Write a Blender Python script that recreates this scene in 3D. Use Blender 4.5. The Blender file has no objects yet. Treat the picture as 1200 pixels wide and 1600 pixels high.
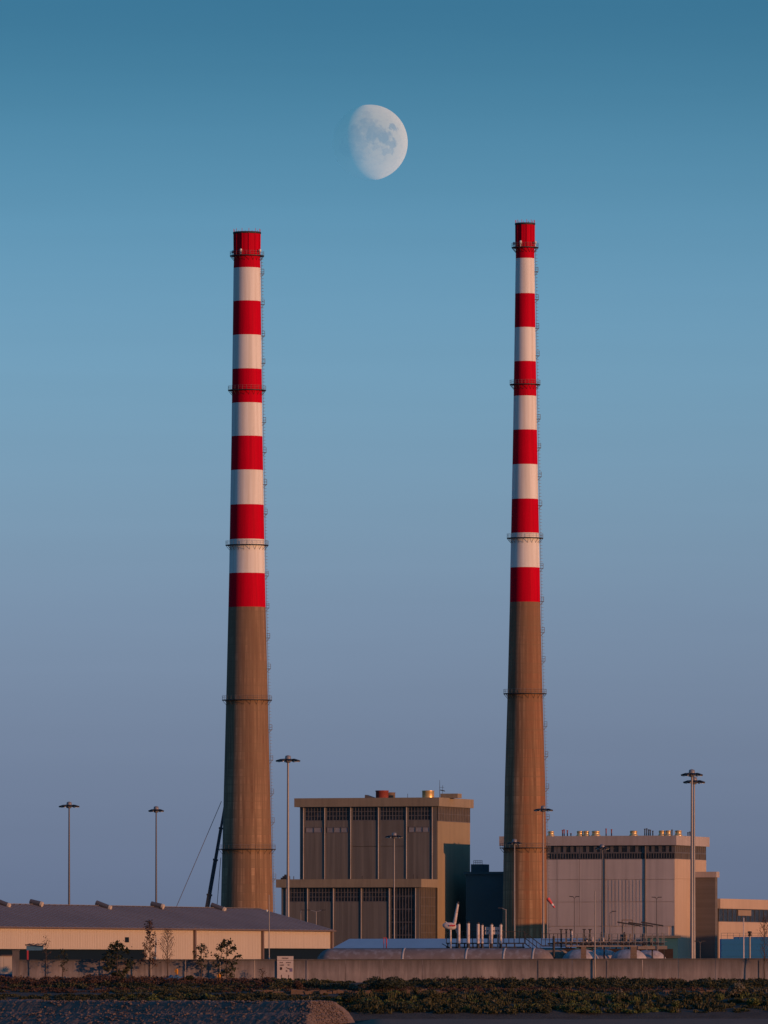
import bpy, math, random
import numpy as np
from mathutils import Vector, Matrix, noise as mnoise

random.seed(7)
rng = np.random.default_rng(7)
S = bpy.context.scene
COL = S.collection
F, HY, CH = 12892.0, 1510.0, 8.0          # focal length in photo pixels, horizon row, eye height
SUN_AZ, SUN_EL = math.radians(53), math.radians(5.2)   # sun is behind the viewer, 57 degrees to the right

# ------------------------------------------------------------------ camera, sky, sun, exposure
cam = bpy.data.cameras.new('camera')
cam_ob = bpy.data.objects.new('camera', cam)
COL.objects.link(cam_ob)
cam_ob.location = (0, 0, CH)
cam_ob.rotation_euler = (math.pi / 2, 0, 0)
cam.sensor_fit = 'HORIZONTAL'
cam.sensor_width = 36
cam.lens = F / 1200 * 36
cam.shift_y = (HY - 800) / 1200
cam.clip_start = 5
cam.clip_end = 300000
S.camera = cam_ob

world = bpy.data.worlds.new('World')
S.world = world
world.use_nodes = True
nt = world.node_tree
bg = nt.nodes['Background']
bg.inputs[1].default_value = 0.12 * 4
sky = nt.nodes.new('ShaderNodeTexSky')
sky.sky_type = 'NISHITA'
sky.sun_disc = False
sky.sun_elevation = SUN_EL
sky.sun_rotation = math.pi - SUN_AZ
sky.dust_density = 0.5
sky.ozone_density = 3
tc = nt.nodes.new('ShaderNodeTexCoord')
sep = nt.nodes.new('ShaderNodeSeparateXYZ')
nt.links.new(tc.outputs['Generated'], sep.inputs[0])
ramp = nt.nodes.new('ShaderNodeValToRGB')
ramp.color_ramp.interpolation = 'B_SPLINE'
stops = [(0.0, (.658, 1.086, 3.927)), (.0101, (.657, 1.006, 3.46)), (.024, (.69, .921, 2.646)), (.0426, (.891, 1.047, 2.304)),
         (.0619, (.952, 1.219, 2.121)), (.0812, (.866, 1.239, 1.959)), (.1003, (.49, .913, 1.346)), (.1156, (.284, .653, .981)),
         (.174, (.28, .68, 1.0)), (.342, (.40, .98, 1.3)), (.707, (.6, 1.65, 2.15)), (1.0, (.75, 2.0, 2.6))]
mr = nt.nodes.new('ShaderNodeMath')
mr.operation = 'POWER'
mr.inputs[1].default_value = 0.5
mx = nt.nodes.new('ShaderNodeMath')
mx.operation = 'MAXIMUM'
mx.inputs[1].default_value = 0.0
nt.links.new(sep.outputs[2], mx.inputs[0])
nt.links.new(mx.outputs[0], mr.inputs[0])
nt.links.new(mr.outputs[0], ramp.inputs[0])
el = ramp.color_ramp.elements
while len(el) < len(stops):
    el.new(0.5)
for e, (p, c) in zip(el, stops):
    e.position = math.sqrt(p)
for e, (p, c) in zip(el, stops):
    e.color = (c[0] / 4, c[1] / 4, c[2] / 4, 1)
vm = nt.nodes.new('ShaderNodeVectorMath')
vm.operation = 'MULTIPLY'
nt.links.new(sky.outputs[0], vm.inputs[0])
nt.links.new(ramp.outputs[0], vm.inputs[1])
# very faint streaks of thin high cloud all round the sky
cmap = nt.nodes.new('ShaderNodeMapping')
cmap.inputs['Scale'].default_value = (14, 14, 260)
nt.links.new(tc.outputs['Generated'], cmap.inputs[0])
cn = nt.nodes.new('ShaderNodeTexNoise')
cn.inputs['Scale'].default_value = 1.0
cn.inputs['Detail'].default_value = 4
nt.links.new(cmap.outputs[0], cn.inputs[0])
cr_ = nt.nodes.new('ShaderNodeMapRange')
cr_.inputs[1].default_value, cr_.inputs[2].default_value = .3, .7
cr_.inputs[3].default_value, cr_.inputs[4].default_value = .988, 1.012
nt.links.new(cn.outputs[0], cr_.inputs[0])
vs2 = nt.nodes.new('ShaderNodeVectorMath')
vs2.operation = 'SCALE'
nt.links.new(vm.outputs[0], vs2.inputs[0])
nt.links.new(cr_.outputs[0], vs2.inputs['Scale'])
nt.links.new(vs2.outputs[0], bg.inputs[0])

sun = bpy.data.lights.new('sun', 'SUN')
sun.energy = 3.0
sun.color = (1.0, 0.47, 0.21)
sun.angle = math.radians(0.5)
sun_ob = bpy.data.objects.new('sun', sun)
COL.objects.link(sun_ob)
to_sun = Vector((math.sin(SUN_AZ) * math.cos(SUN_EL), -math.cos(SUN_AZ) * math.cos(SUN_EL), math.sin(SUN_EL)))
sun_ob.rotation_euler = to_sun.to_track_quat('Z', 'Y').to_euler()
sun_ob.location = to_sun * 500

S.view_settings.view_transform = 'Standard'
S.view_settings.look = 'None'
S.view_settings.exposure = 0
S.view_settings.gamma = 1
S.view_settings.use_curve_mapping = False
S.render.engine = 'CYCLES'
S.cycles.max_bounces = 6

# ------------------------------------------------------------------ helpers
GZ = 5.5   # level of the quays above the tidal mud


def P(px, py, D):
    return Vector(((px - 600) / F * D, D, CH + (HY - py) / F * D))


def XX(px, D):
    return (px - 600) / F * D


def ZZ(py, D):
    return CH + (HY - py) / F * D


def mat(name, col, rough=0.75, metal=0.0, noise=None, streak=None, bump=None, band=None, col2=None, spec=0.3, blotch=None, soot=None, lifts=None, sharp=(.43, .66)):
    m = bpy.data.materials.new(name)
    m.use_nodes = True
    t = m.node_tree
    b = t.nodes['Principled BSDF']
    b.inputs['Roughness'].default_value = rough
    b.inputs['Metallic'].default_value = metal
    b.inputs['Specular IOR Level'].default_value = spec
    co = t.nodes.new('ShaderNodeTexCoord').outputs['Object']

    def rgb(c):
        r = t.nodes.new('ShaderNodeRGB')
        r.outputs[0].default_value = (*c, 1)
        return r.outputs[0]

    def ntex(scale, mapping=None, detail=4, rough_=0.6):
        n = t.nodes.new('ShaderNodeTexNoise')
        n.inputs['Scale'].default_value = scale
        n.inputs['Detail'].default_value = detail
        n.inputs['Roughness'].default_value = rough_
        if mapping:
            mp = t.nodes.new('ShaderNodeMapping')
            mp.inputs['Scale'].default_value = mapping
            t.links.new(co, mp.inputs[0])
            t.links.new(mp.outputs[0], n.inputs[0])
        else:
            t.links.new(co, n.inputs[0])
        return n.outputs[0]

    def mix(fac, a, b_, mode='MIX'):
        mm = t.nodes.new('ShaderNodeMix')
        mm.data_type = 'RGBA'
        mm.blend_type = mode
        if isinstance(fac, float):
            mm.inputs[0].default_value = fac
        else:
            t.links.new(fac, mm.inputs[0])
        t.links.new(a, mm.inputs[6])
        t.links.new(b_, mm.inputs[7])
        return mm.outputs[2]

    def rng_(v, a, b_, lo=0.0, hi=1.0):
        r = t.nodes.new('ShaderNodeMapRange')
        r.inputs[1].default_value = a
        r.inputs[2].default_value = b_
        r.inputs[3].default_value = lo
        r.inputs[4].default_value = hi
        t.links.new(v, r.inputs[0])
        return r.outputs[0]
    c = rgb(col)
    dark = tuple(x * 0.45 for x in col)
    if noise:                       # (scale, amount): mottling
        c = mix(rng_(ntex(noise[0]), .35, .7, 0, noise[1]), c, rgb(col2 or dark))
    if blotch:                      # (scale, amount, colour)
        c = mix(rng_(ntex(blotch[0], detail=6), .52, .66, 0, blotch[1]), c, rgb(blotch[2]))
    if streak:                      # (sx, sz, amount, colour): rain streaks running down
        for k, (sx, sz, am, sc) in enumerate(streak if isinstance(streak, list) else [streak]):
            c = mix(rng_(ntex(1.0, (sx, sx, sz), 3), sharp[0], sharp[1], 0, am), c, rgb(sc))
    if band:                        # (spacing, amount): horizontal pour joints with uneven lifts
        w = t.nodes.new('ShaderNodeTexNoise')
        mp = t.nodes.new('ShaderNodeMapping')
        mp.inputs['Scale'].default_value = (.0, .0, 1.0 / band[0])
        t.links.new(co, mp.inputs[0])
        t.links.new(mp.outputs[0], w.inputs[0])
        w.inputs['Scale'].default_value = 1.0
        w.inputs['Detail'].default_value = 2
        c = mix(rng_(w.outputs[0], .4, .62, 0, band[1]), c, rgb(dark))
    if soot:                        # (z0, z1, amount, colour): grime that thickens up the shaft, torn into streaks
        sp = t.nodes.new('ShaderNodeSeparateXYZ')
        t.links.new(co, sp.inputs[0])
        ad_ = t.nodes.new('ShaderNodeMath')
        ad_.operation = 'MULTIPLY_ADD'
        fq = soot[4] if len(soot) > 4 else (.5, .012)
        t.links.new(ntex(1.0, (fq[0], fq[0], fq[1]), 4), ad_.inputs[0])
        ad_.inputs[1].default_value = (soot[1] - soot[0]) * 1.2
        t.links.new(sp.outputs[2], ad_.inputs[2])
        c = mix(rng_(ad_.outputs[0], soot[0] + (soot[1] - soot[0]) * .5, soot[1] + (soot[1] - soot[0]) * .7, 0, soot[2]), c, rgb(soot[3]))
    if lifts:                       # (height, panels round, amount): formwork panels of a round shaft with dark joints
        def mth(op, a, v=None, w=None):
            n_ = t.nodes.new('ShaderNodeMath')
            n_.operation = op
            for i_, q_ in enumerate((a, v, w)):
                if q_ is None:
                    continue
                if isinstance(q_, (int, float)):
                    n_.inputs[i_].default_value = q_
                else:
                    t.links.new(q_, n_.inputs[i_])
            return n_.outputs[0]
        sp = t.nodes.new('ShaderNodeSeparateXYZ')
        t.links.new(co, sp.inputs[0])
        zf = mth('DIVIDE', sp.outputs[2], lifts[0])
        af = mth('MULTIPLY', mth('ARCTAN2', sp.outputs[1], sp.outputs[0]), lifts[1] / 6.2832)
        cb_ = t.nodes.new('ShaderNodeCombineXYZ')
        t.links.new(mth('FLOOR', zf), cb_.inputs[0])
        t.links.new(mth('FLOOR', af), cb_.inputs[1])
        wn = t.nodes.new('ShaderNodeTexWhiteNoise')
        t.links.new(cb_.outputs[0], wn.inputs[0])
        wz = t.nodes.new('ShaderNodeTexWhiteNoise')
        wz.noise_dimensions = '1D'
        t.links.new(mth('FLOOR', zf), wz.inputs['W'])
        tot = mth('ADD', mth('MULTIPLY', wn.outputs[0], .6), mth('MULTIPLY', wz.outputs[0], .6))
        c = mix(rng_(tot, .2, 1.1, 0, lifts[2]), c, rgb(tuple(x * .42 for x in col)))
        jz = mth('LESS_THAN', mth('FRACT', zf), .09)
        ja = mth('LESS_THAN', mth('FRACT', af), .06)
        c = mix(mth('MULTIPLY', mth('MAXIMUM', jz, ja), .55), c, rgb(tuple(x * .4 for x in col)))
    t.links.new(c, b.inputs['Base Color'])
    if bump:
        bp = t.nodes.new('ShaderNodeBump')
        bp.inputs['Strength'].default_value = bump[1]
        bp.inputs['Distance'].default_value = bump[2] if len(bump) > 2 else 0.1
        t.links.new(ntex(bump[0]), bp.inputs['Height'])
        t.links.new(bp.outputs[0], b.inputs['Normal'])
    return m


class MB:
    def __init__(s):
        s.v, s.f, s.sm = [], [], []

    def add(s, vs, fs, smooth=False):
        o = len(s.v)
        s.v += [tuple(p) for p in vs]
        s.f += [tuple(i + o for i in q) for q in fs]
        s.sm += [smooth] * len(fs)
        return s

    def box(s, x0, x1, y0, y1, z0, z1):
        if x0 > x1: x0, x1 = x1, x0
        if y0 > y1: y0, y1 = y1, y0
        if z0 > z1: z0, z1 = z1, z0
        return s.add([(x0, y0, z0), (x1, y0, z0), (x1, y1, z0), (x0, y1, z0), (x0, y0, z1), (x1, y0, z1), (x1, y1, z1), (x0, y1, z1)],
                     [(0, 3, 2, 1), (4, 5, 6, 7), (0, 1, 5, 4), (1, 2, 6, 5), (2, 3, 7, 6), (3, 0, 4, 7)])

    def tube(s, a, b, r0, r1=None, n=8, cap=True, smooth=True):
        a, b = Vector(a), Vector(b)
        r1 = r0 if r1 is None else r1
        d = (b - a).normalized()
        u = d.orthogonal().normalized()
        w = d.cross(u)
        vs = []
        for p, r in ((a, r0), (b, r1)):
            for i in range(n):
                t = 2 * math.pi * i / n
                vs.append(p + (u * math.cos(t) + w * math.sin(t)) * r)
        s.add(vs, [(i, (i + 1) % n, n + (i + 1) % n, n + i) for i in range(n)], smooth)
        if cap:
            s.add(vs[:n], [tuple(range(n))[::-1]])
            s.add(vs[n:], [tuple(range(n))])
        return s

    def bar(s, a, b, w, h=None, up=(0, 0, 1)):
        a, b = Vector(a), Vector(b)
        h = w if h is None else h
        d = (b - a).normalized()
        u = d.cross(Vector(up))
        if u.length < 1e-4:
            u = Vector((1, 0, 0))
        u.normalize()
        v = u.cross(d)
        vs = []
        for p in (a, b):
            for i, j in ((-1, -1), (1, -1), (1, 1), (-1, 1)):
                vs.append(p + u * (w / 2 * i) + v * (h / 2 * j))
        return s.add(vs, [(0, 1, 2, 3), (7, 6, 5, 4), (0, 4, 5, 1), (1, 5, 6, 2), (2, 6, 7, 3), (3, 7, 4, 0)])

    def lathe(s, prof, n=48, o=(0, 0, 0), smooth=True, a0=0.0, a1=2 * math.pi):
        full = abs(a1 - a0) > 6.28
        m = n if full else n + 1
        vs = []
        for r, z in prof:
            for i in range(m):
                t = a0 + (a1 - a0) * i / n
                vs.append((o[0] + r * math.cos(t), o[1] + r * math.sin(t), o[2] + z))
        fs = []
        for k in range(len(prof) - 1):
            for i in range(n):
                j = (i + 1) % m if full else i + 1
                fs.append((k * m + i, k * m + j, (k + 1) * m + j, (k + 1) * m + i))
        return s.add(vs, fs, smooth)

    def ring(s, R, r, z, n=48, m=5):
        vs, fs = [], []
        for i in range(n):
            t = 2 * math.pi * i / n
            for j in range(m):
                a = 2 * math.pi * j / m
                vs.append(((R + r * math.cos(a)) * math.cos(t), (R + r * math.cos(a)) * math.sin(t), z + r * math.sin(a)))
        for i in range(n):
            for j in range(m):
                fs.append((i * m + j, ((i + 1) % n) * m + j, ((i + 1) % n) * m + (j + 1) % m, i * m + (j + 1) % m))
        return s.add(vs, fs, True)

    def mesh(s, name, m):
        me = bpy.data.meshes.new(name)
        me.from_pydata(s.v, [], s.f)
        me.polygons.foreach_set('use_smooth', s.sm)
        me.materials.append(m)
        me.update()
        return me

    def build(s, name, m, parent=None, loc=None):
        o = bpy.data.objects.new(name, s.mesh(name, m))
        COL.objects.link(o)
        if parent is not None:
            o.parent = parent
        if loc is not None:
            o.location = loc
        return o


def tag(o, label=None, cat=None, group=None, kind=None):
    if label: o['label'] = label
    if cat: o['category'] = cat
    if group: o['group'] = group
    if kind: o['kind'] = kind
    return o


def thing(name, label, cat, loc=(0, 0, 0), rz=0.0, group=None):
    o = bpy.data.objects.new(name, None)
    COL.objects.link(o)
    o.location = loc
    o.rotation_euler = (0, 0, rz)
    return tag(o, label, cat, group)


def inst(name, me, parent, loc=(0, 0, 0), rz=0.0):
    o = bpy.data.objects.new(name, me)
    COL.objects.link(o)
    o.parent = parent
    o.location = loc
    o.rotation_euler = (0, 0, rz)
    return o


def quads_object(name, V, m, parent=None, loc=None):
    """V: (n,4,3) array of quads"""
    n = len(V)
    me = bpy.data.meshes.new(name)
    me.vertices.add(n * 4)
    me.vertices.foreach_set('co', np.ascontiguousarray(V, dtype=np.float32).reshape(-1))
    me.loops.add(n * 4)
    me.loops.foreach_set('vertex_index', np.arange(n * 4, dtype=np.int32))
    me.polygons.add(n)
    me.polygons.foreach_set('loop_start', np.arange(0, n * 4, 4, dtype=np.int32))
    me.polygons.foreach_set('loop_total', np.full(n, 4, dtype=np.int32))
    me.materials.append(m)
    me.update()
    me.validate()
    o = bpy.data.objects.new(name, me)
    COL.objects.link(o)
    if parent is not None: o.parent = parent
    if loc is not None: o.location = loc
    return o


def leaf_quads(C, size, aspect=0.55, up=0.0):
    """random leaf-shaped quads (diamonds) round the centres C"""
    n = len(C)
    a = rng.normal(size=(n, 3))
    a[:, 2] += up
    a /= np.linalg.norm(a, axis=1)[:, None]
    b = rng.normal(size=(n, 3))
    b -= (b * a).sum(1)[:, None] * a
    b /= np.linalg.norm(b, axis=1)[:, None]
    s = (size * rng.uniform(.6, 1.4, n))[:, None]
    return np.stack([C - a * s * .5, C + b * s * aspect * .5, C + a * s * .5, C - b * s * aspect * .5], axis=1)


# ------------------------------------------------------------------ materials
M = {}
M['ground'] = mat('quay_ground', (.16, .14, .12), .95, noise=(.08, .6))
M['bank'] = mat('bank_soil', (.07, .055, .042), .95, noise=(.5, .7), bump=(3, .6, .3))
M['mud'] = mat('tidal_mud', (.29, .175, .125), 1.0, spec=.0, noise=(.25, .6), bump=(1.5, .4, .2))
M['red'] = mat('red_chimney_paint', (.58, .0015, .017), .6, noise=(.12, .3), col2=(.40, .002, .014), streak=[(.9, .03, .3, (.30, .002, .012)), (2.2, .05, .25, (.22, .004, .01))], spec=.02)
M['white'] = mat('white_chimney_paint', (.77, .70, .635), .65, noise=(.15, .12), col2=(.55, .5, .45), streak=[(1.1, .025, .42, (.46, .40, .34)), (.35, .01, .15, (.5, .42, .36)), (2.0, .03, .22, (.55, .40, .30))], spec=.15)
M['chim'] = mat('chimney_concrete', (.46, .275, .158), .9, noise=(.06, .2), streak=[(.5, .009, .85, (.20, .10, .055)), (1.3, .012, .75, (.10, .045, .024)), (.7, .014, .5, (.42, .26, .15)), (2.6, .02, .6, (.13, .065, .038))], band=(1.6, .4), blotch=(.06, .45, (.19, .11, .065)), soot=(25, 100, .6, (.175, .098, .062)), lifts=(2.3, 22, .75), sharp=(.47, .59), bump=(1.2, .15, .15))
M['chim2'] = mat('chimney_concrete_rusty', (.47, .265, .14), .9, noise=(.06, .2), streak=[(.5, .009, .85, (.24, .105, .048)), (1.3, .012, .75, (.12, .045, .02)), (.7, .014, .5, (.46, .27, .145)), (2.6, .02, .6, (.15, .065, .033)), (.3, .006, .5, (.28, .085, .03))], band=(1.6, .4), blotch=(.06, .45, (.21, .11, .06)), soot=(35, 105, .55, (.18, .10, .064)), lifts=(2.6, 18, .5), sharp=(.47, .59), bump=(1.2, .15, .15))
M['steel'] = mat('dark_steel', (.045, .04, .042), .6, metal=.2, noise=(.7, .3))
M['rail'] = mat('galvanised_rail', (.20, .18, .17), .55, metal=.3)
M['flue'] = mat('sooty_flue', (.02, .018, .018), .95)
M['lamp'] = mat('lamp_glass', (.7, .68, .6), .2, spec=.6)
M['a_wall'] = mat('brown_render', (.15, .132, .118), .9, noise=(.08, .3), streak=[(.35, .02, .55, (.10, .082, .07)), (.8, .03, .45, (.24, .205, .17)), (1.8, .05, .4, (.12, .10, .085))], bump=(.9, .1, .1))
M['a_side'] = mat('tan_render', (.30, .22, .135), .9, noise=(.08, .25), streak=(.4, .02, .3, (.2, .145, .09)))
M['a_par'] = mat('tan_parapet', (.285, .215, .145), .9, noise=(.15, .3), streak=(.9, .06, .35, (.16, .125, .09)))
M['pilaster'] = mat('pale_downpipe', (.42, .36, .33), .7, streak=(.8, .1, .5, (.2, .15, .13)))
M['glass'] = mat('dark_glazing', (.022, .024, .028), .25, spec=.35, noise=(.4, .5), blotch=(.55, .6, (.085, .08, .085)))
M['glass_lit'] = mat('sunlit_glazing', (.11, .085, .065), .6, spec=.2, noise=(.4, .5))  # sunlit tone of the glazing put into the colour, for side windows
M['mull'] = mat('mullion_metal', (.13, .115, .115), .6, noise=(.4, .3))
M['smallpane'] = mat('bleached_blind', (.27, .245, .25), .7, noise=(.9, .6))
M['b_wall'] = mat('pale_cladding', (.55, .44, .385), .85, noise=(.06, .25), streak=[(.5, .02, .3, (.24, .19, .17)), (.15, .01, .2, (.42, .33, .28))], bump=(.9, .05, .1))
M['b_side'] = mat('pale_tan_cladding', (.49, .345, .245), .85, noise=(.06, .2), streak=(.5, .02, .2, (.3, .22, .16)))
M['b_par'] = mat('pale_parapet', (.42, .34, .30), .85, noise=(.1, .25), streak=(.8, .05, .25, (.22, .17, .14)))
M['navy'] = mat('dark_blue_cladding', (.028, .105, .135), .7, noise=(.1, .3))
M['dim'] = mat('grey_brown_cladding', (.15, .125, .11), .85, noise=(.1, .3), band=(1.5, .3))
M['redvent'] = mat('rusty_red_vent', (.26, .045, .03), .7, noise=(.8, .4))
M['brass'] = mat('shiny_duct', (.85, .55, .24), .38, metal=.6, noise=(.8, .25))
M['beige'] = mat('beige_cladding', (.50, .40, .31), .7, noise=(.05, .15), streak=[(1.6, .06, .16, (.38, .29, .22)), (.25, .02, .15, (.42, .33, .26))])
M['wroof'] = mat('grey_roof_sheet', (.20, .17, .17), .75, noise=(.07, .35), streak=[(.3, .3, .3, (.14, .12, .12)), (.08, .08, .4, (.155, .13, .135))])
M['pipe'] = mat('brown_downpipe', (.13, .085, .07), .7)
M['openin'] = mat('dark_bay', (.008, .016, .026), .9, spec=.05)  # near-black colour stands in for the shade inside the open bay
M['conc'] = mat('weathered_wall_concrete', (.27, .225, .215), .9, noise=(.35, .35), streak=[(.8, .16, .55, (.15, .125, .12)), (2.2, .3, .5, (.115, .09, .085)), (.25, .08, .6, (.36, .285, .26)), (1.2, .1, .5, (.12, .095, .09))], blotch=(.12, .6, (.17, .155, .16)), bump=(2.5, .2, .1), soot=(1.6, 3.4, .8, (.085, .07, .065), (1.6, .05)))
M['cope'] = mat('mossy_coping', (.10, .088, .085), .95, noise=(.8, .6))
M['galv'] = mat('galvanised_mast', (.27, .235, .22), .5, metal=.35, noise=(.5, .25))
M['mastdark'] = mat('dull_mast', (.12, .105, .105), .6, metal=.3)
M['crane'] = mat('crane_navy', (.03, .04, .055), .6)
M['blueroof'] = mat('pale_blue_roof', (.42, .47, .50), .5, noise=(.1, .2), streak=(.5, .5, .15, (.3, .35, .39)))
M['bluebox'] = mat('blue_cladding', (.018, .13, .29), .6, noise=(.15, .25))
M['bluepaint'] = mat('blue_paint', (.03, .10, .2), .5)
M['redpaint'] = mat('red_paint', (.45, .04, .05), .5)
M['tank'] = mat('weathered_tank', (.22, .165, .145), .8, noise=(.5, .5), blotch=(.9, .5, (.33, .30, .30)), bump=(3, .2, .05))
M['tanktan'] = mat('tan_tank', (.30, .235, .18), .8, noise=(.5, .4), blotch=(.8, .4, (.19, .14, .11)))
M['tankwhite'] = mat('flaking_white_tank', (.47, .39, .37), .75, noise=(.5, .4), blotch=(.9, .8, (.19, .165, .18)), streak=(1.2, .4, .5, (.22, .18, .17)))
M['strap'] = mat('pale_strap', (.42, .38, .36), .7, noise=(1.5, .5))
M['ventwhite'] = mat('white_vent', (.60, .50, .46), .6, noise=(1.2, .3), blotch=(1.6, .55, (.30, .13, .08)))
M['brick'] = mat('brown_pier', (.18, .12, .085), .9, noise=(1.5, .5))
M['backing'] = mat('backing_dark', (.05, .032, .028), .9, noise=(1.2, .5), spec=.1)
M['deck'] = mat('platform_deck', (.24, .18, .145), .8, noise=(1, .5))
M['sign'] = mat('sign_board', (.52, .42, .37), .6, noise=(.8, .15))
M['print'] = mat('sign_print', (.10, .06, .06), .7)
M['printblue'] = mat('sign_print_blue', (.16, .13, .22), .7)
M['orange'] = mat('orange_marker', (.75, .28, .02), .6)
M['tarp'] = mat('blue_tarpaulin', (.06, .15, .24), .6, noise=(.8, .3))
M['kerb'] = mat('broken_kerb', (.19, .115, .078), .9, noise=(1.3, .6), bump=(3, .5, .1))
M['rock'] = mat('revetment_stone', (.17, .115, .094), .9, noise=(1.3, .6), blotch=(2.2, .4, (.22, .16, .135)), bump=(4, .5, .1))
M['bark'] = mat('sapling_bark', (.09, .06, .045), .9, noise=(2, .5))
M['leaf_dark'] = mat('dark_leaves', (.030, .034, .014), .7, noise=(.8, .5))
M['leaf_olive'] = mat('olive_leaves', (.075, .064, .022), .7, noise=(.6, .6), col2=(.03, .028, .012))
M['leaf_brown'] = mat('brown_leaves', (.085, .042, .028), .8, noise=(.7, .5))
M['leaf_green'] = mat('green_leaves', (.10, .11, .026), .7, noise=(.8, .4))
M['leaf_pale'] = mat('pale_leaves', (.15, .13, .09), .8, noise=(.8, .4))
M['windsock_r'] = mat('windsock_red', (.6, .08, .08), .8)
M['windsock_w'] = mat('windsock_white', (.7, .6, .58), .8)

# ------------------------------------------------------------------ setting: mud, bank, ground
def sheet(name, ys_zs, x0, x1, nx, m, jitter=0.0, dip=0.0):
    vs, fs = [], []
    for i in range(nx + 1):
        x = x0 + (x1 - x0) * i / nx
        for (y, z) in ys_zs:
            q = mnoise.noise(Vector((x * .12, y * .12, 3.1))) * jitter + mnoise.noise(Vector((x * .5, y * .5, 9.1))) * jitter * .4
            if dip:
                e = min(1, max(0, (-1.5 - x) / 6))
                q -= dip * e * e * (3 - 2 * e)
            vs.append((x, y, z + q))
    k = len(ys_zs)
    for i in range(nx):
        for j in range(k - 1):
            fs.append((i * k + j, (i + 1) * k + j, (i + 1) * k + j + 1, i * k + j + 1))
    b = MB()
    b.add(vs, fs, True)
    return b.build(name, m)


tag(sheet('tidal_mud', [(-4000, -.1), (200, -.1), (900, -.05), (1100, 0), (1150, 0), (1190, 0.05), (1225, .1), (1243, .1)], -400, 400, 400, M['mud'], .12, 1.7), kind='structure')
prof = [(1236, -2.0), (1241, .0), (1246, .9), (1252, 1.9), (1258, 2.8), (1264, 3.5), (1268, 3.85), (1272, 3.95), (1276, 4.2), (1281, 4.75), (1288, 5.2), (1296, 5.48), (1303, 5.5)]
tag(sheet('foreshore_bank', prof, -400, 400, 260, M['bank'], .35), kind='structure')
gb = MB()
gb.add([(-90000, 1302, GZ), (90000, 1302, GZ), (90000, 90000, GZ), (-90000, 90000, GZ)], [(0, 1, 2, 3)])
tag(gb.build('ground', M['ground']), kind='structure')

# ------------------------------------------------------------------ moon
mm = bpy.data.materials.new('moon_surface')
mm.use_nodes = True
t = mm.node_tree
t.nodes.clear()
out = t.nodes.new('ShaderNodeOutputMaterial')
dif = t.nodes.new('ShaderNodeBsdfDiffuse')
dif.inputs['Roughness'].default_value = 1.0
tr = t.nodes.new('ShaderNodeBsdfTransparent')
tr2 = t.nodes.new('ShaderNodeBsdfTransparent')
tr.inputs[0].default_value = (.80, .85, .85, 1)
ad = t.nodes.new('ShaderNodeAddShader')
geo = t.nodes.new('ShaderNodeNewGeometry')
mixs = t.nodes.new('ShaderNodeMixShader')
tcm = t.nodes.new('ShaderNodeTexCoord')
dr = t.nodes.new('ShaderNodeMapping')
t.links.new(tcm.outputs['Object'], dr.inputs[0])
MR = 40000 * 58.8 / F
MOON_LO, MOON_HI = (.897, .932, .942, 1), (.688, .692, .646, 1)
HI, LO = (.46, .50, .42, 1), (.25, .295, .32, 1)
col = None


def mnode(kind):
    return t.nodes.new(kind)


# maria: soft dark spots, centred where the disc shows them (disc units, x right, z up)
spots = [(.08, .12, .30, .9), (.36, .02, .27, .95), (-.10, .32, .30, .7), (.62, .34, .12, .9), (.60, -.10, .16, .8), (.42, -.30, .13, .5),
         (-.42, .10, .30, .7), (-.55, -.25, .30, .6), (-.30, -.42, .24, .6), (-.10, .62, .22, .35), (.30, .22, .2, .6), (-.25, -.1, .25, .5)]
nz = mnode('ShaderNodeTexNoise')
nz.inputs['Scale'].default_value = 4.5 / MR
nz.inputs['Roughness'].default_value = .65
nz.inputs['Detail'].default_value = 6
t.links.new(tcm.outputs['Object'], nz.inputs[0])
acc = None
for (sx, sz, sr, am) in spots:
    sub = mnode('ShaderNodeVectorMath')
    sub.operation = 'DISTANCE'
    sy = -math.sqrt(max(0, 1 - sx * sx - sz * sz))
    t.links.new(tcm.outputs['Object'], sub.inputs[0])
    sub.inputs[1].default_value = (sx * MR, sy * MR, sz * MR)
    adn = mnode('ShaderNodeMath')
    adn.operation = 'MULTIPLY_ADD'
    t.links.new(nz.outputs[0], adn.inputs[0])
    adn.inputs[1].default_value = MR * .8
    t.links.new(sub.outputs['Value'], adn.inputs[2])
    r = mnode('ShaderNodeMapRange')
    r.interpolation_type = 'SMOOTHSTEP'
    r.inputs[1].default_value = (sr * .4 + .40) * MR
    r.inputs[2].default_value = (sr * 1.25 + .40) * MR
    r.inputs[3].default_value = am
    r.inputs[4].default_value = 0
    t.links.new(adn.outputs[0], r.inputs[0])
    if acc is None:
        acc = r.outputs[0]
    else:
        q = mnode('ShaderNodeMath')
        q.operation = 'MAXIMUM'
        t.links.new(acc, q.inputs[0])
        t.links.new(r.outputs[0], q.inputs[1])
        acc = q.outputs[0]
n2 = mnode('ShaderNodeTexNoise')
n2.inputs['Scale'].default_value = 7 / MR
n2.inputs['Detail'].default_value = 9
n2.inputs['Roughness'].default_value = .75
t.links.new(tcm.outputs['Object'], n2.inputs[0])
mA = mnode('ShaderNodeMath')
mA.operation = 'MULTIPLY_ADD'
t.links.new(n2.outputs[0], mA.inputs[0])
mA.inputs[1].default_value = 1.5
mA.inputs[2].default_value = -.72
mB = mnode('ShaderNodeMath')
mB.use_clamp = True
t.links.new(acc, mB.inputs[0])
t.links.new(mA.outputs[0], mB.inputs[1])
cm = mnode('ShaderNodeMix')
cm.data_type = 'RGBA'
t.links.new(mB.outputs[0], cm.inputs[0])
cm.inputs[6].default_value = HI
cm.inputs[7].default_value = LO
t.links.new(cm.outputs[2], dif.inputs[0])
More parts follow.
